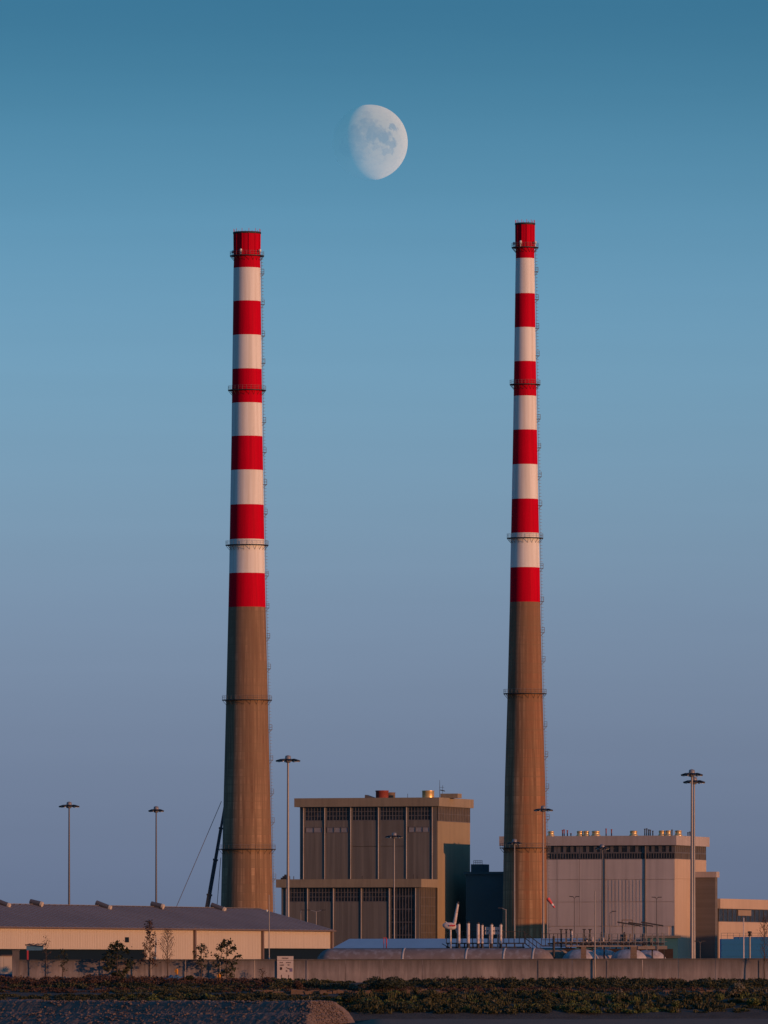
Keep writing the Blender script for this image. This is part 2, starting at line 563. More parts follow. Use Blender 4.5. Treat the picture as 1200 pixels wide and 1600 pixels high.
# shade put into the tint by normal, cancelling skylight on the sunless limb
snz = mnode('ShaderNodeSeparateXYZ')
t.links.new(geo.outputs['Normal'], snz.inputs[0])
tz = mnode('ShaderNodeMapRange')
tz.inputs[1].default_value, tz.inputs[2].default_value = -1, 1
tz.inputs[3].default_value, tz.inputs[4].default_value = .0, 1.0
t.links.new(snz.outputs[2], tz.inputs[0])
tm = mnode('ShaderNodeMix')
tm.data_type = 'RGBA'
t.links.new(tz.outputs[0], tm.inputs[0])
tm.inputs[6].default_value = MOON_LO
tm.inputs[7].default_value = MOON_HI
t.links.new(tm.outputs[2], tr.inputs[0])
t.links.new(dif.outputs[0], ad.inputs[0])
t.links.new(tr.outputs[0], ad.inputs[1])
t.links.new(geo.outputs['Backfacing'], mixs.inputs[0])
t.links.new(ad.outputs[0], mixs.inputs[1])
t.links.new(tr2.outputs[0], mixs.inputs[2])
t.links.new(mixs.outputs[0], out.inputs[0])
mb = MB()
pr = [(max(1e-3, MR * math.sin(math.pi * i / 64)), -MR * math.cos(math.pi * i / 64)) for i in range(65)]
mb.lathe(pr, 128)
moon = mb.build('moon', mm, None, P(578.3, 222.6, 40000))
tag(moon, 'pale gibbous moon in the sky between the two chimneys', 'moon')

# ------------------------------------------------------------------ chimneys
def interp(prof, py):
    for (a, da), (b, db) in zip(prof, prof[1:]):
        if a <= py <= b:
            return da + (db - da) * (py - a) / (b - a)
    return prof[-1][1] + (py - prof[-1][0]) * .05


def chimney(cx, D, bands, widths, gal, landings, label, conc='chim'):
    s = F / D
    base = Vector((XX(cx, D), D, GZ))
    T = thing('chimney', label, 'chimney', base, group='striped power station chimneys')
    H = lambda py: ZZ(py, D) - GZ
    R = lambda py: interp(widths, py) / 2 / s
    for i, (a, b) in enumerate(zip(bands, bands[1:])):
        red = i % 2 == 0
        n = 6
        pr = [(R(b + (a - b) * k / n), H(b + (a - b) * k / n)) for k in range(n + 1)]
        MB().lathe(pr, 72).build('red_band' if red else 'white_band', M['red'] if red else M['white'], T)
    lo = bands[-1]
    ys = [1525 - (1525 - lo) * k / 40 for k in range(41)]
    pr = [(R(min(y, 1490)) + (0.3 if y > 1515 else 0), max(-.3, H(y))) for y in ys]
    MB().lathe(pr, 72).build('concrete_shaft', M[conc], T)
    # steel windshield cap: vertical ribs, dark crown ring and open flue
    top = bands[0]
    rt, ht = R(top), H(top)
    cr = MB().lathe([(rt + .02, ht - .5), (rt + .22, ht - .4), (rt + .22, ht + .05), (rt - .5, ht + .05), (rt - .6, ht - 8)], 72)
    cr.build('crown_rim', M['steel'], T)
    MB().lathe([(0.01, ht - 7.9), (rt - .58, ht - 7.9)], 48).build('flue_floor', M['flue'], T)
    ribs = MB()
    for k in range(12):
        a = 2 * math.pi * (k + .3) / 12
        c, sn = math.cos(a), math.sin(a)
        p0 = Vector((c * (R(gal[0]) + .05), sn * (R(gal[0]) + .05), H(gal[0])))
        p1 = Vector((c * (rt + .05), sn * (rt + .05), ht))
        ribs.bar(p0, p1, .22, .22, up=(c, sn, 0))
        ribs.bar(p1, p1 + Vector((0, 0, .9)), .12)
    tag(ribs.build('cladding_ribs', M['red'], T), kind='stuff')
    for g in gal:
        r, h = R(g), H(g)
        ro = r + 1.15
        G = MB().lathe([(r + .02, h - .1), (ro, h - .1), (ro, h + .1), (r + .02, h + .1)], 60, smooth=False).build('gallery', M['steel'], T)
        b = MB()
        nb = 20
        for k in range(nb):
            a = 2 * math.pi * (k + .5) / nb
            c, sn = math.cos(a), math.sin(a)
            b.bar((c * (ro - .1), sn * (ro - .1), h - .14), (c * (r + .04), sn * (r + .04), h - 1.35), .08, .08)
        tag(b.build('brackets', M['steel'], G), kind='stuff')
        b = MB()
        b.ring(ro - .05, .028, h + 1.2, 60, 4)
        b.ring(ro - .05, .022, h + .68, 60, 4)
        for k in range(28):
            a = 2 * math.pi * k / 28
            c, sn = math.cos(a) * (ro - .05), math.sin(a) * (ro - .05)
            b.bar((c, sn, h + .1), (c, sn, h + 1.2), .045)
        tag(b.build('handrail', M['rail'], G), kind='stuff')
    # obstruction lights on the top gallery
    g = gal[0]
    for a in (-1.95, -.6, 1.3, 2.7):
        r = R(g) + .8
        l = MB().lathe([(.01, 0), (.3, .05), (.34, .5), (.2, .8), (.01, .85)], 10, (r * math.cos(a), r * math.sin(a), H(g) + .9))
        l.tube((r * math.cos(a), r * math.sin(a), H(g) + .14), (r * math.cos(a), r * math.sin(a), H(g) + .95), .08, n=6)
        l.build('obstruction_light', M['lamp'], T)
    # caged ladder on the sunny flank
    lad, cage = MB(), MB()
    az = math.radians(-4)
    ca, sa = math.cos(az), math.sin(az)
    y0, y1 = gal[0], 1500
    yy = y1
    prev = None
    z = H(y1)
    k = 0
    hs = []
    while z < H(gal[0]):
        hs.append(z)
        z += .45

    def py_of(z):
        return HY - (z + GZ - CH) * s
    for i, z in enumerate(hs):
        r = R(py_of(z)) + .28
        p = [Vector((ca * r - sa * o, sa * r + ca * o, z)) for o in (-.25, .25)]
        if i % 2 == 0:
            lad.bar(p[0], p[1], .05)
        if prev and i % 4 == 0:
            for q0, q1 in zip(prev, p):
                lad.bar(q0, q1, .07)
        if i % 4 == 0:
            prev = p
        if i % 2 == 0:              # hoops
            pts = []
            for j in range(7):
                th = -math.pi / 2 + math.pi * j / 6
                rr = r + .55 * math.cos(th)
                oo = .38 * math.sin(th)
                pts.append(Vector((ca * rr - sa * oo, sa * rr + ca * oo, z)))
            for q0, q1 in zip(pts, pts[1:]):
                cage.bar(q0, q1, .09, .07)
    tag(lad.build('ladder', M['rail'], T), kind='stuff')
    tag(cage.build('ladder_cage', M['rail'], T), kind='stuff')
    for ly in landings:
        z = H(ly)
        r = R(ly)
        b = MB()

        def q(rr, oo, zz):
            return Vector((ca * rr - sa * oo, sa * rr + ca * oo, zz))
        b.bar(q(r + .0, 0, z), q(r + 1.0, 0, z), 1.5, .09)
        for oo in (-.72, .72):
            b.bar(q(r + .95, oo, z), q(r + .95, oo, z + 1.35), .06)
            for hh in (.7, 1.3):
                b.bar(q(r + .1, oo, z + hh), q(r + .95, oo, z + hh), .05)
            b.bar(q(r + .85, oo, z), q(r + .05, oo, z - .95), .07)
        for hh in (.7, 1.3):
            b.bar(q(r + .95, -.72, z + hh), q(r + .95, .72, z + hh), .05)
        b.build('landing', M['rail'], T)
    return T, R, H


bL = [363, 419, 471, 524, 577, 630, 682, 735, 789, 843, 896, 949]
wL = [(355, 41), (363, 41.4), (400, 40.8), (419, 42.2), (471, 43.4), (577, 46), (682, 48.6), (789, 52.4), (896, 56), (949, 58.3), (1060, 63.6), (1220, 71.8), (1420, 82), (1530, 87)]
chimney(386, 2300, bL, wL, [400, 610, 852, 1094, 1327], [428, 476, 525, 568, 660, 707, 757, 803, 900, 950, 997, 1045, 1140, 1188, 1240, 1285, 1373],
        'thicker red and white striped chimney behind the long beige warehouse')
bR = [349, 404, 459, 512, 565, 619, 672, 726, 780, 833, 887, 941]
wR = [(340, 29.4), (349, 29.4), (404, 29.2), (459, 31), (565, 34), (672, 37.4), (780, 41.5), (887, 46), (941, 47.6), (1080, 54.4), (1220, 63), (1465, 71.4), (1530, 74)]
chimney(820.4, 2275, bR, wR, [387, 601, 841, 1084, 1325], [425, 468, 513, 556, 655, 700, 745, 790, 888, 940, 988, 1033, 1135, 1182, 1232, 1280],
        'slimmer red and white striped chimney beside the pale power station building', 'chim2')


# ------------------------------------------------------------------ buildings
class Frame:
    """a building frame: origin at its front right corner, local x runs right along the front, local y runs back"""

    def __init__(s, px, D, deg):
        s.a = math.radians(deg)
        s.D = D
        s.X0, s.Y0 = XX(px, D), D
        s.ca, s.sa = math.cos(s.a), math.sin(s.a)

    def fx(s, px, c=0.0):
        k = (px - 600) / F
        return (k * (s.Y0 + c * s.ca) - s.X0 - c * s.sa) / (s.ca + k * s.sa)

    def sy(s, px, c=0.0):
        k = (px - 600) / F
        return (k * (s.Y0 - c * s.sa) - s.X0 - c * s.ca) / (s.sa - k * s.ca)

    def h(s, py):
        return ZZ(py, s.D) - GZ

    def thing(s, name, label, cat, group=None):
        return thing(name, label, cat, (s.X0, s.Y0, GZ), -s.a, group)


def glazing(T, x0, x1, z0, z1, y, face='front', step=.85, rows=(), gm='glass', bar=.13, name='window'):
    """one window: recessed pane sheet with real mullion bars in front of it"""
    b, m = MB(), MB()
    n = max(2, round(abs(x1 - x0) / step))
    if face == 'front':
        b.box(x0, x1, y, y + .08, z0, z1)
    else:
        b.box(y - .08, y, x0, x1, z0, z1)
    for i in range(n + 1):
        x = x0 + (x1 - x0) * i / n
        x = min(max(x, min(x0, x1) + bar / 2), max(x0, x1) - bar / 2)
        if face == 'front':
            m.box(x - bar / 2, x + bar / 2, y - .14, y - .004, z0, z1)
        else:
            m.box(y + .004, y + .14, x - bar / 2, x + bar / 2, z0, z1)
    for r in (0.0, *rows, 1.0):
        z = z0 + (z1 - z0) * r
        if face == 'front':
            m.box(x0, x1, y - .11, y - .006, z - .09, z + .09)
        else:
            m.box(y + .006, y + .11, x0, x1, z - .09, z + .09)
    w = b.build(name, M[gm], T)
    tag(m.build('mullions', M['mull'], w), kind='stuff')
    return w


# ---- older brown building
A = Frame(682, 2397, 18)
T = A.thing('power_station_building', 'tall brown power station building with glazed bays and a lower front wing', 'building')
dep = A.sy(733)
xl = A.fx(468)
hp0, hp1 = A.h(1259.7), A.h(1246)
hw = A.h(1281)
hlow1, hlow0 = A.h(1374), A.h(1387)
b = MB()
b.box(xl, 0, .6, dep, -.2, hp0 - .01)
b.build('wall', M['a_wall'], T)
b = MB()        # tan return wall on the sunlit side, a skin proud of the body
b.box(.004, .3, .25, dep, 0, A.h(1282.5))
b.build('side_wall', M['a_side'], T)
b = MB()
b.box(xl - 1.3, 1.1, -1.0, dep + 1, hp0, hp1)
b.build('parapet', M['a_par'], T)
cols = [A.fx(p) for p in (473.8, 507, 547.5, 590.8, 634.7, 675)]
edges = cols
for i in range(5):
    x0, x1 = cols[i] + .45, cols[i + 1] - .45
    glazing(T, x0, x1, hw, hp0 - .05, .45, step=.95, rows=(.33, .66))
    zt = hw - .1
    if i in (0, 1, 4):
        s0, s1 = A.h(1300), A.h(1292)
        glazing(T, x0 + .2, x1 - .2, s0, s1, .3, step=2.2, gm='smallpane', bar=.2, name='strip_window')
        MB().box(x0, x1, .25, .58, s1 + .1, zt).build('wall_panel', M['a_wall'], T)
        MB().box(x0, x1, .25, .58, hlow1, s0 - .1).build('wall_panel', M['a_wall'], T)
    else:
        zm = A.h(1322)
        MB().box(x0, x1, .25, .58, zm + .08, zt).build('wall_panel', M['a_wall'], T)
        MB().box(x0, x1, .25, .58, hlow1, zm - .08).build('wall_panel', M['a_wall'], T)
MB().box(cols[5] + .45, -.02, .25, .58, hlow1, hp0 - .05).build('corner_panel', M['a_wall'], T)
MB().box(xl + .02, cols[0] - .45, .3, .58, hlow1, hp0 - .05).build('corner_panel', M['a_wall'], T)
for x in cols:
    c = MB().box(x - .45, x + .45, .21, .62, hlow1, hp0 - .02).build('pilaster', M['a_wall'], T)
    MB().tube((x, .09, hlow1), (x, .09, hp0 - .03), .14, n=8).build('downpipe', M['pilaster'], c)
glazing(T, .35, dep - .3, A.h(1282.5), hp0 - .05, .28, face='side', step=2.6, rows=(.5,), gm='glass_lit', name='side_window')
# lower wing
L0 = -15.5
lx = -.35
lyf = L0
lxl = A.fx(439, L0)
b = MB()
b.box(lxl, lx, lyf + .6, .0, -.2, hlow0 - .01)
b.build('wing_wall', M['a_wall'], T)
b = MB()
b.box(lxl - 1.2, lx + 1.0, lyf - 1.0, .02, hlow0, hlow1 - .02)
b.build('wing_parapet', M['a_par'], T)
lc = [A.fx(p, L0) for p in (447, 480, 520.5, 564, 607.8, 649)]
gz0 = A.h(1409)
for i in range(5):
    x0, x1 = lc[i] + .4, lc[i + 1] - .4
    if i == 4:
        glazing(T, x0, x1, .3, hlow0 - .05, lyf + .45, step=.95, rows=(.15, .3, .45, .6, .75, .9))
    else:
        glazing(T, x0, x1, gz0, hlow0 - .05, lyf + .45, step=.95, rows=(.33, .66))
        MB().box(x0, x1, lyf + .25, lyf + .58, 0, gz0 - .1).build('wall_panel', M['a_wall'], T)
MB().box(lc[5] + .4, lx - .02, lyf + .25, lyf + .58, 0, hlow0 - .05).build('corner_panel', M['a_wall'], T)
MB().box(lxl + .02, lc[0] - .4, lyf + .3, lyf + .58, 0, hlow0 - .05).build('corner_panel', M['a_wall'], T)
for x in lc:
    c = MB().box(x - .4, x + .4, lyf + .21, lyf + .62, 0, hlow0 - .02).build('pilaster', M['a_wall'], T)
    MB().tube((x, lyf + .09, 0), (x, lyf + .09, hlow0 - .03), .14, n=8).build('downpipe', M['pilaster'], c)
glazing(T, lyf + .7, -.4, 2.0, hlow0 - .05, lx + .12, face='side', step=2.4, rows=(.11, .22, .33, .44, .55, .66, .77, .88), gm='glass_lit', name='side_window')
# roof plant
def at_roof(fr, px, c):
    return fr.fx(px, c)


x = A.fx(597, 10)
MB().lathe([(1.85, hp1 + .02), (1.85, hp1 + 1.9), (1.95, hp1 + 2.0), (1.95, hp1 + 2.35), (.01, hp1 + 2.4)], 24, (x, 10, 0)).build('roof_vent', M['redvent'], T)
x = A.fx(609, 16)
MB().lathe([(1.6, hp1 + .02), (1.6, hp1 + 1.6), (1.7, hp1 + 1.9), (.01, hp1 + 1.95)], 24, (x, 16, 0)).build('roof_vent', M['brick'], T)
x = A.fx(669, 9)
MB().lathe([(1.75, hp1 + .02), (1.75, hp1 + 2.0), (1.9, hp1 + 2.2), (.01, hp1 + 2.3)], 24, (x, 9, 0)).build('roof_vent', M['brass'], T)
x0, x1 = A.fx(688, 9), A.fx(715, 9)
MB().box(x0, x1, 9, 13, hp1 + .02, hp1 + 1.3).build('roof_housing', M['a_par'], T)
x0, x1 = A.fx(570, 8), A.fx(586, 8)
b = MB()
b.add([(x0, 8, hp1 + .02), (x1, 8, hp1 + .02), (x1, 11, hp1 + .02), (x0, 11, hp1 + .02), (x0, 8, hp1 + 1.1), (x0, 11, hp1 + 1.1)],
      [(0, 1, 4), (2, 3, 5), (0, 4, 5, 3), (1, 2, 5, 4), (0, 3, 2, 1)])
b.build('roof_hatch', M['dim'], T)
x = A.fx(687, 12)
b = MB()
b.tube((x, 12, hp1), (x, 12, hp1 + 5.3), .09, .05, 6)
b.tube((x + .9, 12, hp1), (x + .9, 12, hp1 + 3.8), .06, .05, 6)
b.bar((x - .1, 12, hp1 + 3.2), (x + 1.3, 12, hp1 + 3.2), .08)
b.bar((x + .2, 12, hp1 + 2.4), (x + 1.6, 12, hp1 + 2.1), .25)
b.build('roof_antenna', M['steel'], T)
b = MB()
x = A.fx(637, 6)
b.tube((x, 6, hp1), (x, 6, hp1 + 1.3), .07, n=6)
b.build('roof_pipe', M['steel'], T)
b = MB()        # clutter on the wing roof at its far corner
for k in range(5):
    xx = lxl - .6 + k * .55
    b.box(xx, xx + .4, lyf + 1.5, lyf + 2.4, hlow1 - .02, hlow1 + .5 + .45 * (k % 3))
b.tube((lxl - .3, lyf + 2, hlow1), (lxl + .9, lyf + 2, hlow1 + 1.0), .22, n=8)
b.build('roof_plant', M['steel'], T)
b = MB()
for px, hh in ((566, .9), (646, 1.3), (652, 1.0), (459, .9)):
    xx = A.fx(px, L0 + 2)
    b.tube((xx, L0 + 2, hlow1 - .02), (xx, L0 + 2, hlow1 + hh), .12, n=6)
b.build('wing_roof_pipes', M['steel'], T)

# ---- low dark block in the gap
C = Frame(790, 2402, 18)
T = C.thing('annex_block', 'low dark blue block standing in the gap between the power station buildings', 'building')
MB().box(C.fx(728), 3.0, 0, 26, -.2, C.h(1366)).build('wall', M['navy'], T)
MB().box(C.fx(727) - .4, 3.3, -.5, 26.4, C.h(1366) + .005, C.h(1362)).build('parapet', M['navy'], T)
b = MB()
b.box(C.fx(731), C.fx(750), 3, 9, C.h(1362) + .005, C.h(1350))
b.build('roof_housing', M['navy'], T)
b = MB()
x0, x1 = C.fx(735), C.fx(748)
for k in range(5):
    xx = x0 + (x1 - x0) * k / 4
    b.bar((xx, 3.3, C.h(1350)), (xx, 3.3, C.h(1344)), .12)
for q in (1344, 1347):
    b.bar((x0, 3.3, C.h(q)), (x1, 3.3, C.h(q)), .1)
b.build('roof_railing', M['steel'], T)

# ---- newer pale building
B = Frame(1054, 2375, 18)
T = B.thing('turbine_hall', 'large pale grey power station hall with a dark window band under its parapet', 'building')
dep = B.sy(1103.5)
xl = B.fx(786)
hp0, hp1 = B.h(1320.5), B.h(1305.5)
hm, hw = B.h(1332), B.h(1342)
b = MB()
b.box(xl, -.3, .5, dep, -.2, hp0 - .01)
b.build('wall', M['b_wall'], T)
MB().box(xl - .9, .75, -.85, dep + .9, hp0, hp1).build('parapet', M['b_par'], T)
# front cladding panels in three courses
cuts = [xl, B.fx(870), B.fx(905), B.fx(942), B.fx(1008), -.02]
rows = [B.h(1447), B.h(1409), B.h(1374), hw]
for i in range(5):
    for j in range(3):
        x0, x1 = cuts[i] + .05, cuts[i + 1] - .05
        z0, z1 = rows[j] + .06, rows[j + 1] - .06
        pn = MB().box(x0, x1, .2 - .03 * ((i + j) % 2), .48, z0, z1).build('cladding_panel', M['b_wall'], T)
        if i == 3 and j < 2:
            m = MB()
            k = x0 + .5
            while k < x1 - .3:
                m.box(k, k + .5, .135, .166, z0 + .1, z1 - .1)
                k += 1.05
            tag(m.build('ribs', M['b_wall'], pn), kind='stuff')
MB().box(.0, .3, .25, dep, 0, B.h(1373) - .05).build('side_panel', M['b_side'], T).location.x = -.296
MB().box(.0, .3, .25, dep, B.h(1373) + .05, hw).build('side_panel', M['b_side'], T).location.x = -.296
for i in range(5):
    x0, x1 = cuts[i] + .1, cuts[i + 1] - .1
    glazing(T, x0, x1, hw + .08, hm - .1, .34, step=.8)
    glazing(T, x0, x1, hm + .1, hp0 - .06, .34, step=2.3, bar=.85, name='clerestory_window')
glazing(T, .6, dep - .2, hw + .08, hm - .1, -.12, face='side', step=6.0, gm='glass_lit', name='side_window')
glazing(T, .6, dep - .2, hm + .1, hp0 - .06, -.12, face='side', step=2.2, gm='glass_lit', bar=.45, name='side_window')
for px in (1008,):
    x = B.fx(px)
    MB().tube((x, .02, rows[0] - 3), (x, .02, hp0), .17, n=10).build('downpipe', M['dim'], T)
MB().tube((B.fx(945), .03, rows[0] - 5), (B.fx(945), .03, hw), .13, n=8).build('downpipe', M['dim'], T)
b = MB()
b.box(cuts[0], -1.8, .1, .46, 0, rows[0] - .12)
b.build('plinth', M['b_wall'], T)
for px, w in ((861, 9), (906, 9), (916, 9), (931, 12), (990, 11), (1034, 9), (1044, 9), (1060, 10)):
    x = B.fx(px, 5)
    r = w / 2 / (F / 2380)
    v = MB().lathe([(r * 1.25, hp1 + .02), (r * 1.25, hp1 + .35), (r, hp1 + .4), (r, hp1 + 1.25), (r * 1.15, hp1 + 1.3), (r * .9, hp1 + 1.55), (.01, hp1 + 1.6)], 20, (x, 5, 0))
    v.build('roof_vent', M['brass'], T)
for px, hh in ((879, 1.7), (881.5, 1.8), (886.5, 1.6), (892, .7), (947, 2.0), (955.5, 1.8), (1007.5, 1.9), (1010.5, 2.0), (1013.5, 1.7), (1016, 1.6), (1020, 1.3), (1075, .8), (1078, 1.0), (1050, 1.6)):
    x = B.fx(px, 8)
    b = MB().tube((x, 8, hp1), (x, 8, hp1 + hh), .17, n=8)
    b.tube((x, 8, hp1 + hh), (x, 8, hp1 + hh + .25), .26, n=8)
    b.build('roof_pipe', M['redvent'] if px < 960 else M['steel'], T)

# ---- annex tower and the low hall to the right
E_ = Frame(1117.5, 2391, 18)
T = E_.thing('annex_tower', 'narrow grey brown annex tower rising beside the pale hall', 'building')
MB().box(-14, 0, .0, 2.4, -.2, E_.h(1371)).build('wall', M['dim'], T)
MB().box(-14.2, .5, -.5, 2.8, E_.h(1371) + .005, E_.h(1362)).build('parapet', M['b_par'], T)
G_ = Frame(1123, 2412, 18)
T = G_.thing('low_hall', 'low tan hall with a dark louvred band at the right edge', 'building')
dl = 75
G_.D = 2412
h0, h1 = G_.h(1419.5), G_.h(1404)
MB().box(-16, -.3, .0, dl, -.2, h0 - .01).build('wall', M['dim'], T)
MB().box(-.296, -.0, .25, dl, 0, G_.h(1440)).build('side_wall', M['b_side'], T)
MB().box(-16.2, .6, -.4, dl + .5, h0, h1).build('parapet', M['b_side'], T)
glazing(T, .3, dl - .4, G_.h(1440) + .06, h0 - .05, -.1, face='side', step=5, gm='glass', name='side_window')
lv = MB()
y0, y1 = G_.sy(1153), G_.sy(1173)
k = y0
while k < y1:
    lv.box(.03, .2, k, k + .35, G_.h(1430), h0 - .3)
    k += .8
lv.build('louvre', M['b_side'], T)

# ---- unseen block added just outside the frame to cast the shadow on the halls' feet
ss, pp = -1230.0, 1903.0
T = thing('shadow_caster', 'plain unseen block, added to shade the feet of the halls, outside the picture on the right', 'building',
          (ss * math.sin(SUN_AZ) + pp * math.cos(SUN_AZ), -ss * math.cos(SUN_AZ) + pp * math.sin(SUN_AZ), GZ), SUN_AZ)
MB().box(-71, 71, -10, 10, -.1, 20.9).build('wall', M['b_wall'], T)
MB().box(-71.5, 71.5, -10.5, 10.5, 20.905, 22.6).build('parapet', M['b_par'], T)

# ------------------------------------------------------------------ crane behind the chimney
D = 2335
a, t_ = P(307.4, 1512, D), P(355, 1238, D)
T = thing('mobile_crane', 'dark telescopic crane boom leaning against the sky behind the thicker chimney', 'crane', (a.x, a.y, GZ))
o = Vector((a.x, a.y, GZ))
dirv = (t_ - a)
for k, (f0, f1, w) in enumerate(((0.03, .42, 1.25), (.40, .62, 1.1), (.60, .8, .9), (.78, 1.0, .7))):
    bb = MB().bar(a + dirv * f0 - o, a + dirv * f1 - o, w, w, up=(0, 1, 0)).build('boom_section', M['crane'], T)
    pc = a + dirv * f1 - o
    MB().bar(pc - dirv.normalized() * .5, pc, w + .35, w + .3, up=(0, 1, 0)).build('collar', M['crane'], bb)
cb = MB()
p0 = P(276, 1416, D) - o
pt = P(346, 1252, D) - o
lowp = pt + (p0 - pt) * 1.5
cb.tube(pt, lowp, .09, n=5)
p1 = P(337, 1405, D) - o
cb.tube(P(345, 1340, D) - o, P(334, 1480, D) - o, .09, n=5)
cb.build('stay_cable', M['mastdark'], T)
b = MB()
b.box(-6, 6, -1.5, 1.5, 1.0, 2.3)
b.box(3.5, 6, -1.4, 1.4, 2.31, 3.6)
b.box(-3, 1.5, -1.4, 1.4, 2.31, 4.0)
b.build('carrier', M['crane'], T)
for k in range(5):
    for sy in (-1, 1):
        b = MB()
        b.tube((-5 + k * 2.4, sy * 1.25 - .25, .62), (-5 + k * 2.4, sy * 1.25 + .25, .62), .62, n=14)
        b.build('wheel', M['flue'], T)

# ------------------------------------------------------------------ long warehouse
WA = math.radians(69)
tD = Vector((math.cos(WA), math.sin(WA), 0))      # along the wall, away from the viewer
nD = Vector((math.sin(WA), -math.cos(WA), 0))     # outward, towards the sun
W0 = Vector((XX(518, 1500), 1500, GZ))            # far right corner
T = thing('warehouse', 'long beige warehouse with a grey pitched roof behind the concrete wall', 'warehouse', W0, WA)
# local: +x along tD (away), -y outward (nD)


def wlx(px, off=0.0):
    k = (px - 600) / F
    # (W0 + lx*tD - off*(-nD)) ; solve X = kY
    X0 = W0.x + nD.x * off
    Y0 = W0.y + nD.y * off
    return (k * Y0 - X0) / (tD.x - k * tD.y)


he = ZZ(1452, 1500) - GZ
hr = ZZ(1419.5, 1505) - GZ
hd = 14.2
Llen = 190
bay = [-Llen, wlx(-40), wlx(228.5), wlx(303), wlx(409), 0]
MB().box(-Llen + .3, -.02, .4, 2 * hd - .4, -.2, he - .3).build('inner_wall', M['openin'], T)
zb = ZZ(1484, 1430) - GZ
zc = ZZ(1482, 1490) - GZ


def wpanel(x0, x1, z0, z1):
    n = max(1, round(abs(x1 - x0) / 7))
    for i in range(n):
        a_, b_ = x0 + (x1 - x0) * i / n, x0 + (x1 - x0) * (i + 1) / n
        pn = MB().box(a_ + .03, b_ - .03, .0, .36, z0, z1)
        k = a_ + .4
        while k < b_ - .3:
            pn.box(k, k + .16, -.028, -.003, z0 + .02, z1 - .02)
            k += .75
        pn.build('cladding_panel', M['beige'], T)


wpanel(bay[0], bay[1], 0, he - .05)
wpanel(bay[1], bay[2], zb, he - .05)
wpanel(bay[2], bay[3], 0, he - .05)
wpanel(bay[3], bay[4], 0, he - .05)
wpanel(bay[4], bay[5], zc, he - .05)
for x in (bay[2] + 30, bay[3], bay[4], -.35):
    pass
for x in (bay[3], bay[4], -.3):
    MB().box(x - .35, x + .35, -.35, -.07, 0 if x < -1 else zc, he).build('downpipe', M['pipe'], T)
b = MB()
b.box(wlx(195), wlx(201), -.08, -.005, ZZ(1473, 1430) - GZ, ZZ(1465, 1430) - GZ)
b.build('window', M['openin'], T)
# roof: two pitched sheets with thickness and standing seams
rf = MB()
ov = .6
for sgn in (0, 1):
    y_e = -ov if sgn == 0 else 2 * hd + ov
    zE = he - (hr - he) / hd * ov
    vs = [(-Llen, y_e, zE), (.35, y_e, zE), (.35, hd, hr), (-Llen, hd, hr)]
    vs += [(p[0], p[1], p[2] - .25) for p in vs]
    fs = [(0, 1, 2, 3), (7, 6, 5, 4), (0, 4, 5, 1), (1, 5, 6, 2), (3, 7, 4, 0)]
    if sgn:
        fs = [f[::-1] for f in fs]
    rf.add(vs, fs)
R_ = rf.build('roof', M['wroof'], T)
sm = MB()
x = -Llen + .5
while x < 0:
    sm.bar((x, -ov, he - (hr - he) / hd * ov + .05), (x, hd, hr + .05), .14, .1)
    x += 2.5
tag(sm.build('roof_seams', M['wroof'], R_), kind='stuff')
MB().bar((-Llen, hd, hr + .12), (.35, hd, hr + .03), .7, .08).build('ridge_cap', M['wroof'], R_)
MB().box(-Llen, .35, -ov - .22, -ov - .01, he - .42, he - .2).build('gutter', M['pipe'], T)
b = MB()       # far gable
b.add([(-.01, .36, 0), (-.01, 2 * hd - .36, 0), (-.01, 2 * hd - .36, he - .3), (-.01, hd, hr - .3), (-.01, .36, he - .3)], [(0, 1, 2, 3, 4)])
b.build('gable_wall', M['beige'], T)
b = MB()
b.add([(-Llen + .01, .0, 0), (-Llen + .01, .0, he - .3), (-Llen + .01, hd, hr - .3), (-Llen + .01, 2 * hd, he - .3), (-Llen + .01, 2 * hd, 0)], [(0, 1, 2, 3, 4)])
b.build('gable_wall', M['beige'], T)
for px, ln in ((-3, 2.1), (50, 1.9), (153, 2.4), (239, 2.0), (333, 2.3)):
    xx = wlx(px, -hd)
    v = MB()
    slope = (hr - he) / hd
    y_a, y_b = hd + .3, hd + .3 - ln
    za, zb_ = hr + .5, hr + .5 - ln * (.22 if px in (50, 239) else .36)
    v.tube((xx, y_a, za), (xx, y_b, zb_), .46, n=14, cap=True)
    vt = v.build('roof_vent', M['mastdark'], T)
    MB().tube((xx, y_b - .004, zb_), (xx, y_b - .35, zb_ - .12), .5, .46, n=14).build('vent_end', M['beige'], vt)
    MB().box(xx - .35, xx + .35, hd - 1.3, hd + .2, hr - .6, hr + .25).build('vent_saddle', M['mastdark'], vt)

